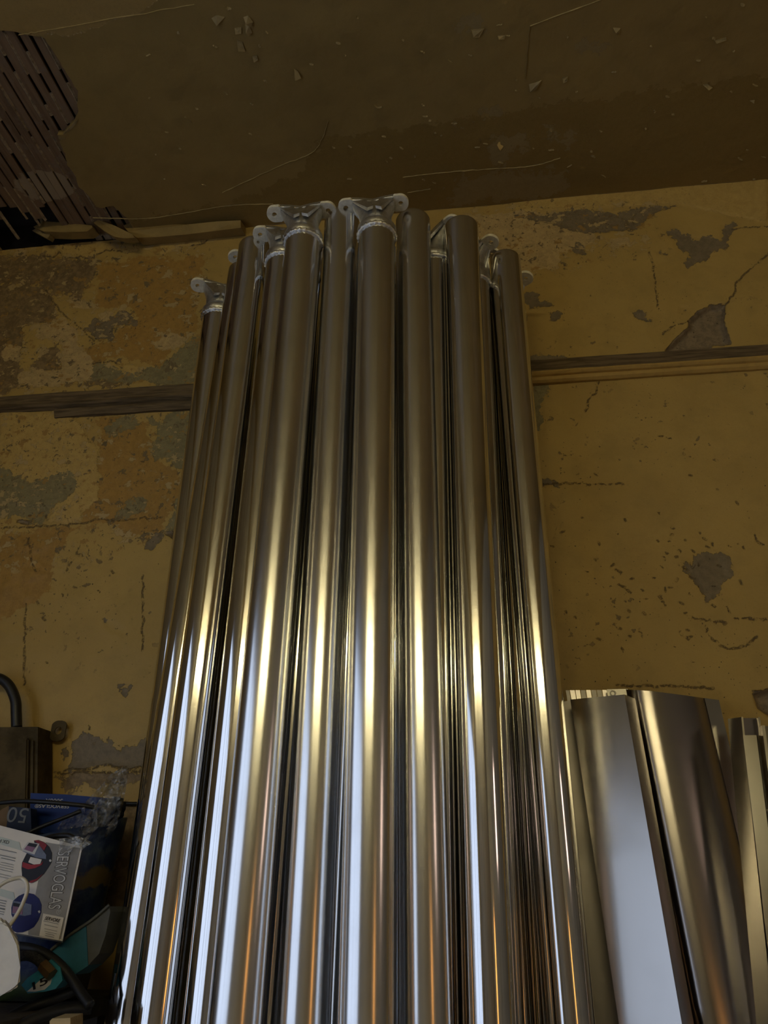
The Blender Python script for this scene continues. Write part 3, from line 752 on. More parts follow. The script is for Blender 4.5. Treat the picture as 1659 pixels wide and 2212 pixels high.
def bracket_angle(l, r):
    a, b = pZ(*l, TOPZ), pZ(*r, TOPZ); return math.atan2((b-a).y, (b-a).x)
AE, AG = bracket_angle((587, 457), (708, 448)), bracket_angle((743, 440), (863, 430))
def from_lug(px_, deg, s_, zoff=0.0):
    """upper end of a bracketed tube from one visible lug hole (s_=-1: the left lug)"""
    a_ = math.radians(deg)
    return pZ(*px_, TOPZ+zoff) - Vector((math.cos(a_), math.sin(a_), 0))*(s_*.083)
make_tube('plain-ended silvery tube just left of the left two-eared bracket, nearest the viewer on that side', (552, 535), 338, False)
make_tube('plain-ended silvery tube at the left edge of the bundle, half hidden behind its neighbour', (528, 588), 280, False)
make_tube('leftmost tube whose single visible lug sticks out against the peeling wall', from_lug((428, 610), 20, -1)+Vector((-.004, .008, 0)), 284, False, math.radians(20), lean=.0)
make_tube('bracketed tube tucked behind the left two-eared bracket, only its left lug showing', from_lug((558, 502), 5, -1)+Vector((.006, .004, 0)), 452, False, math.radians(5))
make_tube('satin tube with a two-eared bracket on top, left of the plain tube at the centre', (661, 455), 509, True, AE, plate_shift=-.014)
make_tube('plain-ended satin tube between the two fully visible two-eared brackets', (739, 474), 655, True)
make_tube('satin tube under the highest two-eared bracket, at the centre of the bundle', (815, 440), 790, True, AG, plate_shift=-.012)
make_tube('plain-ended satin tube directly right of the highest bracket', (892, 478), 918, True)
make_tube('bracketed tube right of centre, its right lug showing between two plain tube ends', from_lug((979, 478), -38, 1, .035), 955, False, math.radians(-38), zoff=.035)
make_tube('plain-ended bright tube second from the right of the bundle', (996, 492), 1058, False)
make_tube('bracketed tube behind the second plain tube from right, upper of two lugs there', from_lug((1061, 520), -40, 1, .01), 1078, False, math.radians(-40), zoff=.01)
make_tube('bracketed tube deep in the bundle at right, lower of two lugs there', from_lug((1063, 546), -62, 1, .05), 1118, False, math.radians(-62), zoff=.05)
make_tube('plain-ended bright tube at the right edge of the bundle', (1089, 563), 1229, False)
make_tube('rearmost tube at right, its lug peeking out beside the right edge tube', from_lug((1136, 598), -40, 1), 1226, False, math.radians(-40), lean=.02)
make_tube('bracketed tube behind the left plain tubes with a sliver of lug showing', from_lug((508, 552), 52, -1, .11), 402, False, math.radians(52), zoff=.11, lean=.0)
for (x_, y_), bx_, lab in (((-.452, 1.895), 580, 'rear tube glimpsed in the gap right of the left two-eared bracket'),
                           ((-.335, 1.885), 712, 'rear tube glimpsed in the gap left of the highest bracket'),
                           ((-.232, 1.925), 842, 'rear tube glimpsed in the gap right of the highest bracket')):
    make_tube(lab, Vector((x_, y_, TOPZ-.05)), bx_, False, lean=.005)

# ---------------------------------------------------------------- the unseen rest of the room: windows and lamps put in for the metal to mirror
def window_unit(name, axis, pos, a0, a1, z0_, z1_, cols, rows_, em, frame_m, depth=.05, bar=.045):
    """a lit window set in a side wall; axis 'x': wall at X=pos"""
    sgn = 1 if pos < 0 else -1
    def bx(bm, p0, p1, q0, q1, d0, d1):
        if axis == 'x': bbox(bm, min(pos+sgn*d0, pos+sgn*d1), max(pos+sgn*d0, pos+sgn*d1), p0, p1, q0, q1)
        else: bbox(bm, p0, p1, min(pos+sgn*d0, pos+sgn*d1), max(pos+sgn*d0, pos+sgn*d1), q0, q1)
    bm = bmesh.new()
    bx(bm, a0-bar, a0, z0_-bar, z1_+bar, 0, depth); bx(bm, a1, a1+bar, z0_-bar, z1_+bar, 0, depth)
    bx(bm, a0, a1, z0_-bar, z0_, 0, depth); bx(bm, a0, a1, z1_, z1_+bar, 0, depth)
    for i in range(1, cols):
        p = a0+(a1-a0)*i/cols; bx(bm, p-.02, p+.02, z0_, z1_, 0, depth*.8)
    for j in range(1, rows_):
        q = z0_+(z1_-z0_)*j/rows_; bx(bm, a0, a1, q-.015, q+.015, 0, depth*.7)
    root = tag(obj(name, bm, frame_m), kind='structure')
    for i in range(cols):
        for j in range(rows_):
            bm = bmesh.new()
            bx(bm, a0+(a1-a0)*i/cols, a0+(a1-a0)*(i+1)/cols, z0_+(z1_-z0_)*j/rows_, z0_+(z1_-z0_)*(j+1)/rows_, .004, .012)
            obj('pane', bm, em, root)
    return root
M['frame'] = mat('grey_window_frame', (0.35, 0.34, 0.32), 0.6, 0, 0.1, 5)
window_unit('window_1', 'x', XL, -3.0, 0.95, 0.15, 2.20, 4, 1, emit('overcast_daylight_pane', (0.66, 0.77, 1.0), L_WINDOW), M['frame'])
window_unit('added_window_peach', 'x', XR, 0.05, 0.50, 1.30, 1.85, 1, 2, emit('added_peach_glow', (1.0, 0.70, 0.56), L_PEACH), M['frame'])  # unseen glowing panes added to give the tubes their pink reflections
window_unit('added_window_amber', 'x', XR, -2.75, -2.10, 0.30, 1.02, 1, 1, emit('added_amber_glow', (1.0, 0.42, 0.10), L_AMBER), M['frame'])  # unseen glowing pane added as source of the orange reflections
LX0, LX1, LY, LZ = -1.7, 1.9, YB+.14, CEIL-.21
lamp = tag(empty('strip_lamp', (0.1, LY, LZ)), 'long warm yellow strip lamp under the ceiling behind the viewer', 'lamp')
bm = bmesh.new(); bbox(bm, LX0-.05, LX1+.05, LY-.05, LY+.05, LZ+.055, LZ+.085, .006); obj('housing', bm, M['frame'], lamp)
bm = bmesh.new(); tube(bm, [(LX0, LY, LZ), (LX1, LY, LZ)], .02, 16, 0)
obj('lamp_tube', bm, emit('warm_lamp', (1.0, 0.88, 0.485), L_LAMP), lamp)
for xx in (LX0-.03, .1, LX1+.03):
    bm = bmesh.new(); bbox(bm, xx-.012, xx+.012, LY-.012, LY+.012, LZ-.01 if xx != .1 else LZ+.022, LZ+.054); obj('tube_holder', bm, M['frame'], lamp)
for xx in (-1.2, 1.4):
    bm = bmesh.new(); bbox(bm, xx-.01, xx+.01, LY-.01, LY+.01, LZ+.0855, CEIL-.001); obj('hanger', bm, M['frame'], lamp)

# ---------------------------------------------------------------- sheet-metal channels leaning on the right
def extend(a, b, z=0.012):
    d = b-a; return a+d*((z-a.z)/d.z)
def sheet(name, parts, label, group='sheet metal channels leaning on the wall', cat='metal channel'):
    """parts: (part name, top ring, bottom ring, material): rings of world points run down to the floor"""
    c0 = extend(parts[0][1][0], parts[0][2][0])
    root = tag(empty(name, c0), label, cat, group)
    for pn, tr, br, m_ in parts:
        bm = bmesh.new(); n = 24
        fl = [extend(a, b) for a, b in zip(tr, br)]
        rs = []
        for k in range(n+1):
            rs.append([a.lerp(f, k/n) for a, f in zip(tr, fl)])
        rings(bm, rs)
        o = obj(pn, bm, m_, root); autosmooth(o, 40)
    return root
V3 = Vector
def thick(pts_, d):
    return pts_ + [p+d for p in reversed(pts_)]
back = V3((0, .0025, 0))
# 1 front channel: flat face turned a little to the left, with a return on either side
tl, tr_ = pY(1232, 1511, 2.125), pY(1349, 1500, 2.07); bl, br_ = pY(1337, 2212, 2.06), pY(1473, 2212, 2.005)
ret = V3((.034, .055, .0)); retl = V3((.012, .04, 0))
sheet('sheet_metal_channel', [('face', thick([tl, tr_], back), thick([bl, br_], back), M['sheet']),
      ('return_flange', thick([tr_, tr_+ret], V3((-.002, .002, 0))), thick([br_, br_+ret], V3((-.002, .002, 0))), M['sheet_dark']),
      ('return_flange', thick([tl, tl+retl], V3((.002, 0, 0))), thick([bl, bl+retl], V3((.002, 0, 0))), M['sheet_dark'])],
      'broad flat-faced metal channel leaning right beside the tube bundle')
# 2 channel behind it with shade painted into its face, its left edge showing
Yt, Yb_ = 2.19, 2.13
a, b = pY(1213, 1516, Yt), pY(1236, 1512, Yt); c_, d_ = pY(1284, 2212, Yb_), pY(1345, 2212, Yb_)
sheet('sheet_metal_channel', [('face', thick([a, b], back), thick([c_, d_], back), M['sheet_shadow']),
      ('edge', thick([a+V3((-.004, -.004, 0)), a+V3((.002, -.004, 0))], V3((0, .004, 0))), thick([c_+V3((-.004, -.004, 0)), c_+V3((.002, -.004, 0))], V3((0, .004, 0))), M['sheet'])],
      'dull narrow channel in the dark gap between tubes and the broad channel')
# 3 nested thin strips whose upper ends show above the broad channel
xs = [1222, 1231, 1243, 1254, 1266, 1277, 1289, 1301, 1312]
for i in range(len(xs)-1):
    Yt = 2.225-.006*(i % 3); Yb_ = Yt-.05
    a, b = pY(xs[i], 1491-.1*i, Yt), pY(xs[i+1]-1.5, 1491-.1*i, Yt)
    c_, d_ = pY(xs[i]+118, 2212, Yb_), pY(xs[i+1]+116.5, 2212, Yb_)
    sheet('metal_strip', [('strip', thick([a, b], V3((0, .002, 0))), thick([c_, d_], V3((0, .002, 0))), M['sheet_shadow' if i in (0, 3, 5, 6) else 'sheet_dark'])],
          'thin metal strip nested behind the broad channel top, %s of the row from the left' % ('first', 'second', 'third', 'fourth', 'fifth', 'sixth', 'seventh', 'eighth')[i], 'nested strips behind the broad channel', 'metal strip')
a, b = pY(1311, 1489, 2.20), pY(1356, 1488, 2.20); c_, d_ = pY(1436, 2212, 2.13), pY(1486, 2212, 2.13)
o = sheet('metal_strip', [('strip', thick([a, b], back), thick([c_, d_], back), M['sheet'])], 'pale metal strip with a small punched tab hole above the broad channel', None, 'metal strip')
bm = bmesh.new(); cc = pY(1324, 1497, 2.196); ring_solid(bm, cc, V3((1, 0, 0)), V3((0, 0, 1)), V3((0, 1, 0)), .008, .005, .002, 20)
obj('eyelet', bm, M['pad'], o)
# 4 wide bent panel
Yt, Yb_ = 2.20, 2.15
topx = [(1352, 1489), (1366, 1490), (1384, 1491), (1410, 1493), (1440, 1497), (1480, 1502), (1521, 1508)]
botx = [1492, 1503, 1520, 1550, 1590, 1640, 1690]
blg = [-.030, -.058, -.070, -.070, -.062, -.040, -.008]
tp = [pY(x_, y_, Yt+g_) for (x_, y_), g_ in zip(topx, blg)]; bp = [pY(x_, 2212, Yb_+g_) for x_, g_ in zip(botx, blg)]
fl_t = pY(1553, 1512, Yt+.0); fl_b = pY(1716, 2212, Yb_+.0)
sheet('bent_metal_panel', [('panel', thick(tp, V3((.001, .0025, 0))), thick(bp, V3((.001, .0025, 0))), M['sheet_dark']),
      ('side_flange', thick([tp[-1]+V3((.001, 0, 0)), fl_t], V3((0, .003, 0))), thick([bp[-1]+V3((.001, 0, 0)), fl_b], V3((0, .003, 0))), M['sheet'])],
      'wide brownish bent metal panel with a pale side flange and scratches', None, 'metal panel')
# 5 folded channels at the right edge of the frame
Yt, Yb_ = 2.10, 2.035
a0, a1, a2 = pY(1572, 1553, Yt+.06), pY(1601, 1549, Yt), pY(1641, 1549, Yt+.01)
b0, b1, b2 = pY(1634, 2212, Yb_+.06), pY(1672, 2212, Yb_), pY(1722, 2212, Yb_+.01)
sheet('folded_channel', [('side', thick([a0, a1], V3((.002, .001, 0))), thick([b0, b1], V3((.002, .001, 0))), M['sheet']),
      ('web', thick([a1+V3((.003, .012, 0)), a2+V3((-.003, .012, 0))], back), thick([b1+V3((.003, .012, 0)), b2+V3((-.003, .012, 0))], back), M['sheet_dark']),
      ('lip', thick([a1+V3((0, -.002, 0)), a1+V3((.004, -.002, 0))], V3((0, .013, 0))), thick([b1+V3((0, -.002, 0)), b1+V3((.004, -.002, 0))], V3((0, .013, 0))), M['sheet']),
      ('lip', thick([a2+V3((-.004, -.002, 0)), a2+V3((0, -.002, 0))], V3((0, .013, 0))), thick([b2+V3((-.004, -.002, 0)), b2+V3((0, -.002, 0))], V3((0, .013, 0))), M['sheet'])],
      'folded metal channel with two upright lips near the right edge')
Yt, Yb_ = 2.07, 2.005
a0, a1, a2, a3 = pY(1605, 1588, Yt), pY(1634, 1588, Yt), pY(1636, 1589, Yt+.015), pY(1652, 1589, Yt+.015)
b0, b1, b2, b3 = pY(1678, 2212, Yb_), pY(1712, 2212, Yb_), pY(1714, 2212, Yb_+.015), pY(1734, 2212, Yb_+.015)
sheet('folded_channel', [('face', thick([a0, a1], back), thick([b0, b1], back), M['sheet']), ('step', thick([a1+V3((.0005, .002, 0)), a2, a3], back), thick([b1+V3((.0005, .002, 0)), b2, b3], back), M['sheet'])],
      'stepped gold-lit metal channel lying inside the lipped channel')
Yt, Yb_ = 2.05, 1.985
a0, a1, a2 = pY(1646, 1567, Yt), pY(1652, 1567, Yt), pY(1720, 1566, Yt+.004); b0, b1, b2 = pY(1728, 2212, Yb_), pY(1735, 2212, Yb_), pY(1805, 2212, Yb_+.004)
sheet('folded_channel', [('lip', thick([a0, a1], V3((0, .02, 0))), thick([b0, b1], V3((0, .02, 0))), M['sheet']), ('face', thick([a1+V3((.0005, .008, 0)), a2+V3((0, .008, 0))], back), thick([b1+V3((.0005, .008, 0)), b2+V3((0, .008, 0))], back), M['sheet'])],
      'metal channel cut off by the right edge of the photo')

# ---------------------------------------------------------------- things on the bench at the left
ZB = HC-.235
bench = tag(empty('workbench', (-1.5, 1.9, 0)), 'grimy dark workbench under the heap of boxes and cables', 'workbench')
bm = bmesh.new(); bbox(bm, -2.2, -.96, 1.62, 2.26, ZB-.04, ZB, .004); obj('bench_top', bm, M['bench'], bench)
for xx in (-2.15, -1.03):
    for yy in (1.66, 2.22):
        bm = bmesh.new(); bbox(bm, xx-.03, xx+.03, yy-.03, yy+.03, 0.001, ZB-.0405); obj('leg', bm, M['bench'], bench)

def flat(name, px_, Y, m_, parent, th=.0006):
    bm = bmesh.new(); fr = [pY(a, b, Y) for a, b in px_]
    prism_pts(bm, fr, [p+V3((0, th, 0)) for p in fr]); return obj(name, bm, m_, parent)
def lettering(name, s, p0, p1, hpx, Y, m_, parent, shear=0.0, bold=0.0):
    cu = bpy.data.curves.new('lettering', 'FONT'); cu.body = s; cu.size = 1.0; cu.extrude = 0.0; cu.shear = shear; cu.offset = bold
    tmp = bpy.data.objects.new('lettering', cu); COL.objects.link(tmp)
    me = bpy.data.meshes.new_from_object(tmp); bpy.data.objects.remove(tmp); bpy.data.curves.remove(cu)
    A, B = pY(*p0, Y), pY(*p1, Y)
    e1 = (B-A); L = e1.length; e1.normalize(); e2 = V3((-e1.z, 0, e1.x))
    xs_ = [v.co.x for v in me.vertices]; ys_ = [v.co.y for v in me.vertices]
    sx = L/(max(xs_)-min(xs_)); sy = (pY(p0[0], p0[1]-hpx, Y)-A).length/(max(ys_)-min(ys_)); x0_, y0_ = min(xs_), min(ys_)
    off = V3(parent.location)+(V3(parent.parent.location) if parent.parent else V3((0, 0, 0)))
    for v in me.vertices: v.co = A+e1*((v.co.x-x0_)*sx)+e2*((v.co.y-y0_)*sy)-off
    return link(name, me, m_, parent)

# printed carton with two pictured masks
kc = crop(0, 1790, .12203)
YC = 1.86
carton = tag(empty('printed_carton', pY(60, 2020, YC)), 'white printed carton showing a red and a blue welding mask', 'carton')
body = [(-120, 1751), (0, 1783), (178, 1829), (135, 2033), (20, 2013), (-120, 1985)]
bm = bmesh.new(); fr = [pY(a, b, YC) for a, b in body]; prism_pts(bm, fr, [p+V3((-.009, .02, -.004)) for p in fr])
obj('carton_body', bm, M['card_white'], carton)
Y1, Y2, Y3, Y4 = YC-.0008, YC-.0016, YC-.0024, YC-.0032
flat('grey_panel', kc([(810, 240), (1415, 345), (1075, 1955), (500, 1880), (500, 1800), (640, 1100)]), Y1, M['card_grey'], carton)
flat('mint_band', kc([(-500, 40), (0, 140), (340, 240), (380, 390), (0, 275), (-500, 160)]), Y1, M['card_mint'], carton)
flat('mint_band', kc([(-500, 960), (0, 1060), (240, 1130), (270, 1280), (0, 1190), (-500, 1080)]), Y1, M['card_mint'], carton)
hm = flat('red_mask_print', kc([(600, 210), (680, 200), (780, 240), (870, 320), (920, 430), (915, 590), (850, 700), (780, 800), (650, 920), (560, 960), (500, 950), (480, 900), (390, 840), (380, 700), (390, 600), (470, 440), (620, 300)]), Y2, M['print_black'], carton)
flat('red_shell', kc([(600, 210), (680, 202), (770, 240), (830, 290), (780, 390), (700, 300), (640, 240)]), Y3, M['print_red'], hm)
flat('red_chin', kc([(400, 590), (560, 640), (720, 620), (760, 580), (740, 640), (620, 700), (500, 720), (440, 700), (395, 680)]), Y3, M['print_red'], hm)
flat('red_rim', kc([(520, 930), (640, 890), (760, 800), (650, 920), (560, 960), (510, 955)]), Y3, M['print_red'], hm)
flat('face_opening', kc([(540, 500), (740, 545), (710, 625), (600, 635), (500, 595)]), Y3, M['card_white'], hm)
flat('visor', kc([(490, 235), (680, 265), (820, 470), (815, 540), (640, 510), (400, 400), (390, 370)]), Y3, M['print_steel'], hm)
flat('visor_frame', kc([(490, 235), (700, 265), (610, 460), (400, 395), (390, 365)]), Y4, M['print_silver'], hm)
flat('lens', kc([(515, 250), (660, 275), (570, 415), (425, 365)]), Y4-.0006, M['print_lilac'], hm)
flat('lens_band', kc([(515, 250), (660, 275), (625, 330), (480, 300)]), Y4-.0012, M['print_black'], hm)
hb = flat('blue_mask_print', kc([(510, 1140), (600, 1160), (690, 1240), (735, 1350), (730, 1480), (680, 1620), (600, 1740), (500, 1800), (400, 1835), (300, 1840), (230, 1810), (205, 1760), (220, 1690), (205, 1640), (230, 1580), (200, 1520), (200, 1400), (230, 1280), (330, 1190), (420, 1150)]), Y2, M['print_blue'], carton)
flat('visor', kc([(232, 1275), (440, 1315), (560, 1345), (550, 1520), (430, 1545), (215, 1510)]), Y3, M['print_steel'], hb)
flat('lens', kc([(235, 1320), (410, 1350), (395, 1520), (215, 1490)]), Y4, M['print_lilac'], hb)
flat('lens_band', kc([(235, 1310), (360, 1335), (350, 1390), (230, 1370)]), Y4-.0006, M['print_black'], hb)
flat('hinge_dot', kc([(870, 550), (900, 545), (915, 570), (895, 590), (870, 580)]), Y3, M['print_silver'], hm)
flat('hinge_dot', kc([(670, 1460), (700, 1445), (715, 1475), (690, 1500)]), Y3, M['print_silver'], hb)
lettering('lettering', 'SERVOGLAS', kc([(1015, 395)])[0], kc([(835, 1425)])[0], 32.5, Y2, M['print_shadow'], carton, bold=.035)
lettering('lettering', 'SERVOGLAS', kc([(1030, 400)])[0], kc([(850, 1420)])[0], 28.5, Y3, M['print_silver'], carton)
lettering('lettering', '\u00ae', kc([(1010, 1420)])[0], kc([(985, 1510)])[0], 12, Y3, M['print_silver'], carton)
ls = flat('label_sticker', kc([(765, 1500), (1130, 1575), (1040, 1975), (695, 1895)]), Y3, M['card_white'], carton)
lettering('lettering', 'SERVORE', kc([(785, 1610)])[0], kc([(1055, 1665)])[0], 7.5, Y4, M['print_black'], ls, shear=.3, bold=.02)
rng = random.Random(2)
def lines(x0_, y0_, n, wpx, dy, h):
    for k in range(n):
        x_, y_ = x0_-k*dy*.2, y0_+k*dy; w_ = wpx*(.8+.3*rng.random())
        flat('text_line', kc([(x_-w_, y_-w_*.22), (x_, y_), (x_-2, y_+h), (x_-w_-2, y_-w_*.22+h)]), Y2 if x0_ < 700 else Y4, M['print_grey'], carton if x0_ < 700 else ls)
lines(290, 420, 1, 330, 40, 12); lines(275, 520, 2, 300, 45, 12); lines(245, 640, 4, 280, 42, 7); lines(190, 840, 2, 230, 45, 7)
lines(110, 1280, 4, 150, 45, 12); lines(80, 1430, 3, 120, 42, 10); lines(1030, 1685, 2, 240, 60, 8); lines(1010, 1815, 2, 240, 45, 5); lines(960, 1885, 2, 190, 35, 8)
lettering('lettering', 'Gold XD', kc([(-140, 215)])[0], kc([(150, 275)])[0], 7, Y2, M['print_shadow'], carton, bold=.01)

# white cable and foam block
cable = tag(empty('white_cable', pY(-30, 1950, 1.79)), 'white cable looping in front of the printed carton', 'cable')
bm = bmesh.new(); tube(bm, [pY(-40, 1950, 1.76), pY(0, 1913, 1.78), pY(25, 1900, 1.79), pY(46, 1897, 1.80), pY(58, 1909, 1.80), pY(57, 1932, 1.80), pY(40, 1970, 1.79), pY(16, 2005, 1.78), pY(-20, 2040, 1.75)], .0042, 10)
obj('cord', bm, M['white_cable'], cable, True)
foam = tag(empty('foam_block', pY(10, 2150, 1.72)), 'chipped white foam block at the lower left edge', 'foam block')
bm = bmesh.new(); fr = [pY(a, b, 1.72) for a, b in [(-60, 1985), (8, 1990), (18, 2003), (41, 2038), (44, 2090), (43, 2128), (30, 2140), (0, 2152), (-60, 2170)]]
prism_pts(bm, fr, [p+V3((-.03, .05, .005)) for p in fr])
bmesh.ops.bevel(bm, geom=bm.edges[:], offset=.005, segments=2, affect='EDGES'); obj('block', bm, M['foam'], foam)

# sack behind the carton
t = NT('printed_plastic_sack'); g = t.n('ShaderNodeNewGeometry').outputs['Position']
sp = t.n('ShaderNodeSeparateXYZ'); t.l(g, sp.inputs[0]); nz_ = t.noise(g, 9, 5, 0.6); nn = t.noise(g, 34, 4, 0.6)
hgt = t.math('ADD', t.math('SUBTRACT', sp.outputs['Z'], t.math('MULTIPLY', sp.outputs['X'], 0.55)), t.math('MULTIPLY', t.math('SUBTRACT', nz_, .5), .10))
z_ = pY(215, 1860, 2.0); h0 = z_.z-.55*z_.x
c = t.mix(t.step(nn, .4, .7), (0.014, 0.03, 0.10), (0.06, 0.09, 0.14))
band = t.math('MULTIPLY', t.step(hgt, h0-.045, h0-.038), t.step(hgt, h0-.008, h0-.018)); c = t.mix(band, c, (0.20, 0.15, 0.06))
low = t.step(hgt, h0-.165, h0-.20); c = t.mix(low, c, (0.05, 0.075, 0.025))
vlow = t.step(hgt, h0-.20, h0-.25); c = t.mix(vlow, c, (0.06, 0.06, 0.055))
t.l(c, t.b.inputs['Base Color']); t.b.inputs['Roughness'].default_value = .4
t.l(t.bump(nz_, .6, .01), t.b.inputs['Normal']); M['sack'] = t.m
sk = tag(empty('plastic_sack', (pY(110, 2060, 2.05).x, 2.06, ZB)), 'dark blue printed sack stuffed with boxes and plastic', 'sack')
cx = pY(105, 1900, 2.06).x; rx = pY(262, 1780, 2.06).x-cx
bm = bmesh.new(); rs = []; nS = 56
rimz = pY(262, 1772, 2.06).z
for k in range(15):
    f = k/14; ring_ = []
    for i in range(nS):
        a = 2*math.pi*i/nS; ca, sa = math.cos(a), math.sin(a)
        zt_ = rimz - (.045*max(0, -sa)) + .006*math.sin(5*a)
        zz = ZB+.004+(zt_-ZB)*f
        r_ = (0.80+.20*f)*(1+.035*fbm(Vector((ca*2, sa*2, f*2.5)), 3))
        ring_.append(V3((cx+rx*r_*ca, 2.055+.135*r_*sa, zz)))
    rs.append(ring_)
inner = [[V3((cx+(p.x-cx)*.97, 2.055+(p.y-2.055)*.97, p.z)) for p in rs[k]] for k in (14, 11)]
rings(bm, rs+inner); obj('bag', bm, M['sack'], sk, True)
bm = bmesh.new(); rr = [circ(V3((0, 0, 0)), 1, 2)]
# blue and navy cartons poking out
YBX = 2.06
blue = tag(empty('blue_carton', pY(130, 1770, YBX)), 'flat blue carton with upside-down white lettering behind the sack rim', 'carton')
bm = bmesh.new(); fr = [pY(a, b, YBX) for a, b in [(66, 1713), (140, 1716), (235, 1724), (235, 1800), (64, 1800)]]
prism_pts(bm, fr, [p+V3((0, .035, 0)) for p in fr]); obj('carton_body', bm, M['box_blue'], blue)
lettering('lettering', '5000X', (136, 1726), (99, 1725), -8.5, YBX-.0008, M['print_white'], blue)
lettering('lettering', 'SERVOGLAS\u00ae', (150, 1738.5), (76, 1737), -8, YBX-.0008, M['print_white'], blue, bold=.01)
navy = tag(empty('navy_carton', pY(40, 1790, 2.00)), 'dark navy carton with big outlined digits turned upside down', 'carton')
bm = bmesh.new(); fr = [pY(a, b, 2.00) for a, b in [(20, 1742), (66, 1746), (68, 1800), (12, 1800)]]
prism_pts(bm, fr, [p+V3((0, .03, 0)) for p in fr]); obj('carton_body', bm, M['box_navy'], navy)
lettering('lettering', '50', (63, 1746), (20, 1743), -32, 1.999, M['print_grey'], navy)
bm = bmesh.new(); fr = [pY(a, b, 2.005) for a, b in [(-20, 1770), (4, 1748), (19, 1740), (20, 1756), (11, 1800), (-20, 1800)]]
prism_pts(bm, fr, [p+V3((0, .03, 0)) for p in fr]); obj('flap', bm, M['kraft'], navy)

# clear crumpled plastic
t = NT('clear_crumpled_plastic')
tr2 = t.n('ShaderNodeBsdfTransparent'); tr2.inputs[0].default_value = (.86, .86, .84, 1)
gl = t.n('ShaderNodeBsdfGlossy'); gl.inputs['Roughness'].default_value = .18; gl.inputs[0].default_value = (.9, .9, .9, 1)
df = t.n('ShaderNodeBsdfDiffuse'); df.inputs[0].default_value = (.50, .49, .46, 1)
nb_ = t.noise(t.coord(), 30, 5, .6); bmp = t.bump(nb_, 1.0, .02)
t.l(bmp, gl.inputs['Normal']); t.l(bmp, df.inputs['Normal'])
m1 = t.n('ShaderNodeMixShader'); m1.inputs[0].default_value = .45; t.l(df.outputs[0], m1.inputs[1]); t.l(gl.outputs[0], m1.inputs[2])
m2 = t.n('ShaderNodeMixShader'); t.l(t.math('ADD', t.math('MULTIPLY', t.step(nb_, .35, .7), .45), .22), m2.inputs[0]); t.l(tr2.outputs[0], m2.inputs[1]); t.l(m1.outputs[0], m2.inputs[2])
t.l(m2.outputs[0], t.out.inputs[0]); M['clear'] = t.m
def crumpled(px_, Y, name, parent, amp=.03, seed=1, dz=0.0):
    import mathutils
    loop = []
    for i in range(len(px_)):
        a, b = Vector(px_[i]), Vector(px_[(i+1) % len(px_)])
        n = max(1, int((b-a).length/5))
        loop += [a.lerp(b, k/n) for k in range(n)]
    nL = len(loop); A = np.array([(p.x, p.y) for p in loop])
    gp = np.array([(x_, y_) for x_ in np.arange(A[:, 0].min(), A[:, 0].max(), 5.0) for y_ in np.arange(A[:, 1].min(), A[:, 1].max(), 5.0)])
    from_in = []
    for q in gp[sdist(gp, [A]) > -.29]:
        from_in.append(Vector(q))
    ins = [Vector(q) for q in gp if sdist(np.array([q])/1000.0, [A/1000.0])[0] > .002]
    vo, eo, fo, *_ = delaunay_2d_cdt(loop+ins, [(i, (i+1) % nL) for i in range(nL)], [], 1, 1e-4)
    bm = bmesh.new(); vs = []
    for v in vo:
        f = abs(mnoise.fractal(Vector((v.x*.045+seed, v.y*.03, seed)), .7, 2.0, 4))
        vs.append(bm.verts.new(pY(v.x, v.y, Y-amp*f-dz*(v.y-px_[0][1]))))
    for f in fo: bm.faces.new([vs[i] for i in f])
    return obj(name, bm, M['clear'], parent)
bag = tag(empty('clear_plastic_bag', pY(190, 1800, 1.98)), 'crumpled clear plastic bag rising from the sack to a twisted peak', 'plastic bag')
crumpled([(266, 1656), (278, 1664), (274, 1690), (266, 1740), (250, 1790), (222, 1815), (200, 1822), (185, 1815), (150, 1822), (120, 1818), (108, 1810), (140, 1766), (180, 1738), (215, 1700), (240, 1672)], 2.02, 'film', bag, .05, 1)
crumpled([(262, 1664), (270, 1690), (258, 1735), (228, 1770), (200, 1800), (185, 1820), (160, 1815), (190, 1760), (225, 1715), (245, 1680)], 1.96, 'film', bag, .05, 4)
crumpled([(128, 1812), (170, 1806), (200, 1820), (182, 1832), (178, 1836), (160, 1828), (152, 1840), (140, 1845), (127, 1842)], 1.853, 'film', bag, .012, 9)
blk = tag(empty('black_foam_roll', pY(205, 1790, 2.05)), 'black rolled lining inside the sack under the plastic', 'lining')
bm = bmesh.new(); fr = [pY(a, b, 2.04) for a, b in [(196, 1800), (212, 1740), (236, 1718), (258, 1722), (256, 1752), (236, 1790), (210, 1812)]]
prism_pts(bm, fr, [p+V3((0, .05, 0)) for p in fr]); bmesh.ops.bevel(bm, geom=bm.edges[:], offset=.008, segments=2, affect='EDGES'); obj('roll', bm, M['box_navy'], blk)

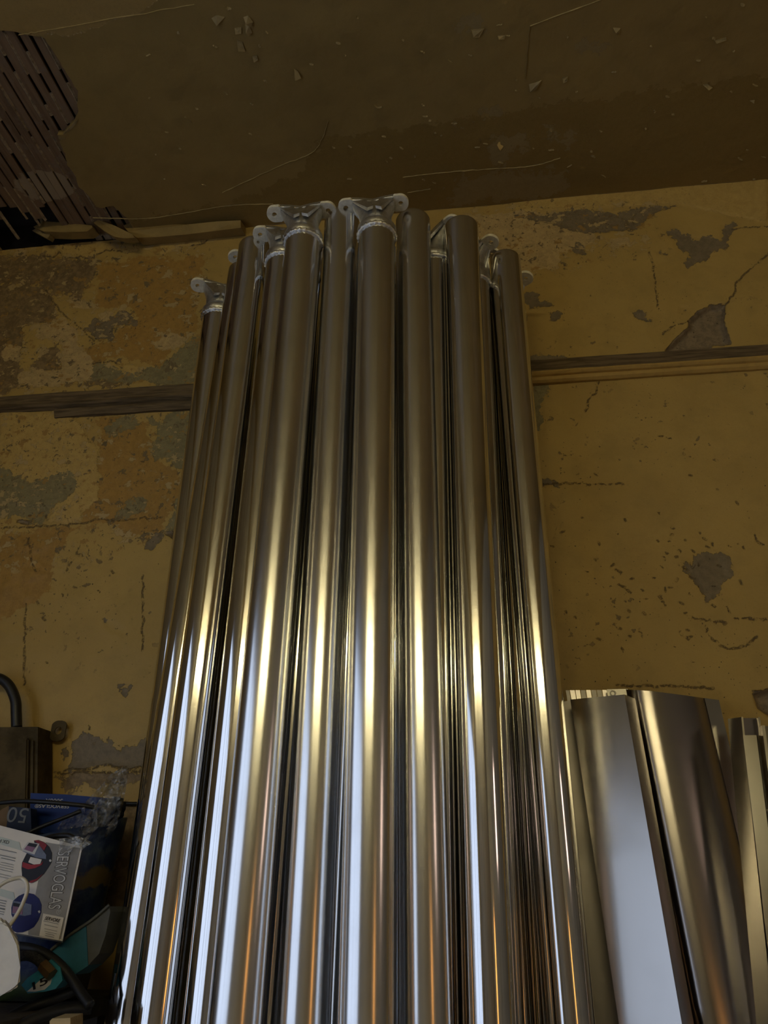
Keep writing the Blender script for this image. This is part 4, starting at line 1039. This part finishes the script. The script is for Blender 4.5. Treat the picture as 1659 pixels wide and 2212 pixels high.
# teal cartons, hose and cables on the bench
teal = tag(empty('teal_carton', pY(170, 2100, 1.90)), 'teal carton with a grey end panel lying below the sack', 'carton')
bm = bmesh.new(); fr = [pY(a, b, 1.90) for a, b in [(112, 2052), (150, 2022), (186, 2000), (190, 2086), (160, 2106), (150, 2104)]]
prism_pts(bm, fr, [p+V3((.01, .05, 0)) for p in fr]); obj('front', bm, M['teal'], teal)
bm = bmesh.new(); fr = [pY(a, b, 1.90) for a, b in [(187, 1999), (214, 1978), (236, 1958), (238, 1970), (228, 2020), (214, 2060), (191, 2085)]]
prism_pts(bm, fr, [p+V3((.01, .05, 0)) for p in fr]); obj('end_panel', bm, mat('grey_end_card', (.10, .10, .08), .6, 0, .2, 9), teal)
bm = bmesh.new(); tube(bm, [pY(110, 2052, 1.897), pY(150, 2020, 1.897), pY(200, 1986, 1.897), pY(236, 1955, 1.897)], .0035, 6); obj('top_edge', bm, mat('frayed_card_edge', (.10, .10, .085), .8), teal)
cy_ = tag(empty('cyan_carton', pY(90, 2130, 1.84)), 'small cyan carton marked 15 at the bottom left', 'carton')
bm = bmesh.new(); fr = [pY(a, b, 1.84) for a, b in [(46, 2128), (60, 2112), (86, 2094), (110, 2072), (130, 2090), (135, 2118), (120, 2136), (98, 2142), (60, 2146)]]
prism_pts(bm, fr, [p+V3((0, .04, 0)) for p in fr]); obj('carton_body', bm, M['cyan'], cy_)
flat('oval_print', [(58, 2142), (72, 2130), (90, 2114), (106, 2108), (113, 2112), (109, 2126), (96, 2138), (76, 2142)], 1.8392, M['print_white'], cy_)
lettering('lettering', '15', (72, 2139), (104, 2124), 17, 1.8384, M['print_black'], cy_, bold=.015)
hose = tag(empty('black_hose', pY(60, 2060, 1.86)), 'thick black hose with brass coupling curling over the teal cartons', 'hose')
bm = bmesh.new(); tube(bm, [pY(38, 2045, 1.88), pY(70, 2050, 1.865), pY(100, 2062, 1.86), pY(130, 2085, 1.855), pY(155, 2115, 1.85), pY(178, 2150, 1.84), pY(195, 2172, 1.83)], .0105, 14); obj('hose_pipe', bm, M['black_rubber'], hose, True)
bm = bmesh.new(); tube(bm, [pY(40, 2066, 1.85), pY(62, 2064, 1.845), pY(82, 2073, 1.84), pY(96, 2088, 1.835)], .0105, 14); obj('braided_end', bm, mat('braided_sleeve', (.05, .05, .048), .5, .3, .4, 160, .8), hose, True)
bm = bmesh.new(); tube(bm, [pY(94, 2085, 1.835), pY(104, 2097, 1.83), pY(112, 2106, 1.828)], .0135, 6, 2); obj('coupling', bm, M['brass'], hose)
for pts_, r_, lab in (([(-30, 1738, 2.02), (40, 1731, 2.0), (100, 1733, 1.99), (170, 1739, 2.0), (210, 1745, 2.02)], .0055, 'thin black cable crossing the blue carton'),
                      ([(248, 1734, 2.291), (275, 1736, 2.291), (310, 1737, 2.291), (420, 1745, 2.291)], .0055, 'black cable along the wall left of the tubes'),
                      ([(90, 1815, 1.93), (115, 1807, 1.90), (145, 1805, 1.885), (158, 1810, 1.88)], .006, 'black cable end resting on top of the printed carton'),
                      ([(-10, 2215, 1.80), (60, 2178, 1.85), (110, 2160, 1.88), (160, 2140, 1.92)], .011, 'black cable lying along the bench front'),
                      ([(20, 2230, 1.74), (90, 2195, 1.78), (150, 2180, 1.82), (196, 2178, 1.85)], .012, 'thick black cable nearest the bottom edge'),
                      ([(40, 1810, 1.96), (80, 1790, 1.97), (130, 1770, 1.98), (175, 1752, 1.99)], .005, 'slack black cable inside the sack opening')):
    o = tag(empty('black_cable', pY(*pts_[0])), lab, 'cable')
    bm = bmesh.new(); tube(bm, [pY(*p) for p in pts_], r_, 10); obj('cord', bm, M['black_rubber'], o, True)
wd_ = tag(empty('wood_offcut', pY(130, 2230, 1.70)), 'pale wood offcut at the bottom edge', 'wood block')
bm = bmesh.new(); fr = [pY(a, b, 1.70) for a, b in [(107, 2206), (113, 2200), (152, 2199), (152, 2262), (107, 2262)]]
prism_pts(bm, fr, [p+V3((0, .05, .002)) for p in fr]); obj('block', bm, M['wood'], wd_)

# electric box on the wall
eb = tag(empty('switch_box', pY(50, 1650, WY)), 'dusty steel switch box fixed to the wall at the left edge', 'switch box')
YE = WY-.09
bm = bmesh.new(); fr = [pY(a, b, YE) for a, b in [(-140, 1572), (82, 1570), (80, 1760), (-140, 1770)]]
prism_pts(bm, fr, [V3((p.x, WY-.008, p.z)) for p in fr]); obj('case', bm, M['boxsteel'], eb)
bm = bmesh.new(); fr = [pY(a, b, YE-.018) for a, b in [(-140, 1596), (60, 1594), (56, 1770), (-140, 1775)]]
prism_pts(bm, fr, [p+V3((0, .017, 0)) for p in fr]); bmesh.ops.bevel(bm, geom=bm.edges[:], offset=.004, segments=2, affect='EDGES'); obj('lid', bm, M['boxsteel'], eb)
bm = bmesh.new(); fr = [pY(a, b, YE-.006) for a, b in [(66, 1600), (72, 1600), (70, 1765), (63, 1765)]]
prism_pts(bm, fr, [p+V3((0, .005, 0)) for p in fr]); obj('hinge_bar', bm, M['boxsteel'], eb)
bm = bmesh.new(); n = 28; hc = pY(127, 1579, WY-.02); ox = abs(pY(142, 1579, WY-.02).x-hc.x)*1.05
rows = []
for r_, yy in ((.011, -.004), (None, -.004), (None, .0), (.011, .0)):
    row = []
    for i in range(n):
        a = 2*math.pi*i/n; ca, sa = math.cos(a), math.sin(a)
        if r_: row.append(bm.verts.new(hc+V3((r_*ca, yy, r_*sa))))
        else:
            k = min(ox/max(1e-6, abs(ca)), .03/max(1e-6, abs(sa))); k = min(k, .031); row.append(bm.verts.new(hc+V3((k*ca, yy, k*sa))))
    rows.append(row)
for a in range(4):
    A, B = rows[a], rows[(a+1) % 4]
    for i in range(n): bm.faces.new((A[i], A[(i+1) % n], B[(i+1) % n], B[i]))
obj('mounting_ear', bm, M['boxsteel'], eb)
bm = bmesh.new(); tube(bm, [pY(36, 1572, YE+.03), pY(35, 1540, YE+.03), pY(33, 1512, YE+.03), pY(20, 1482, YE+.03), pY(0, 1466, YE+.03), pY(-30, 1460, YE+.03)], .0155, 14); obj('conduit', bm, M['black_rubber'], eb, True)
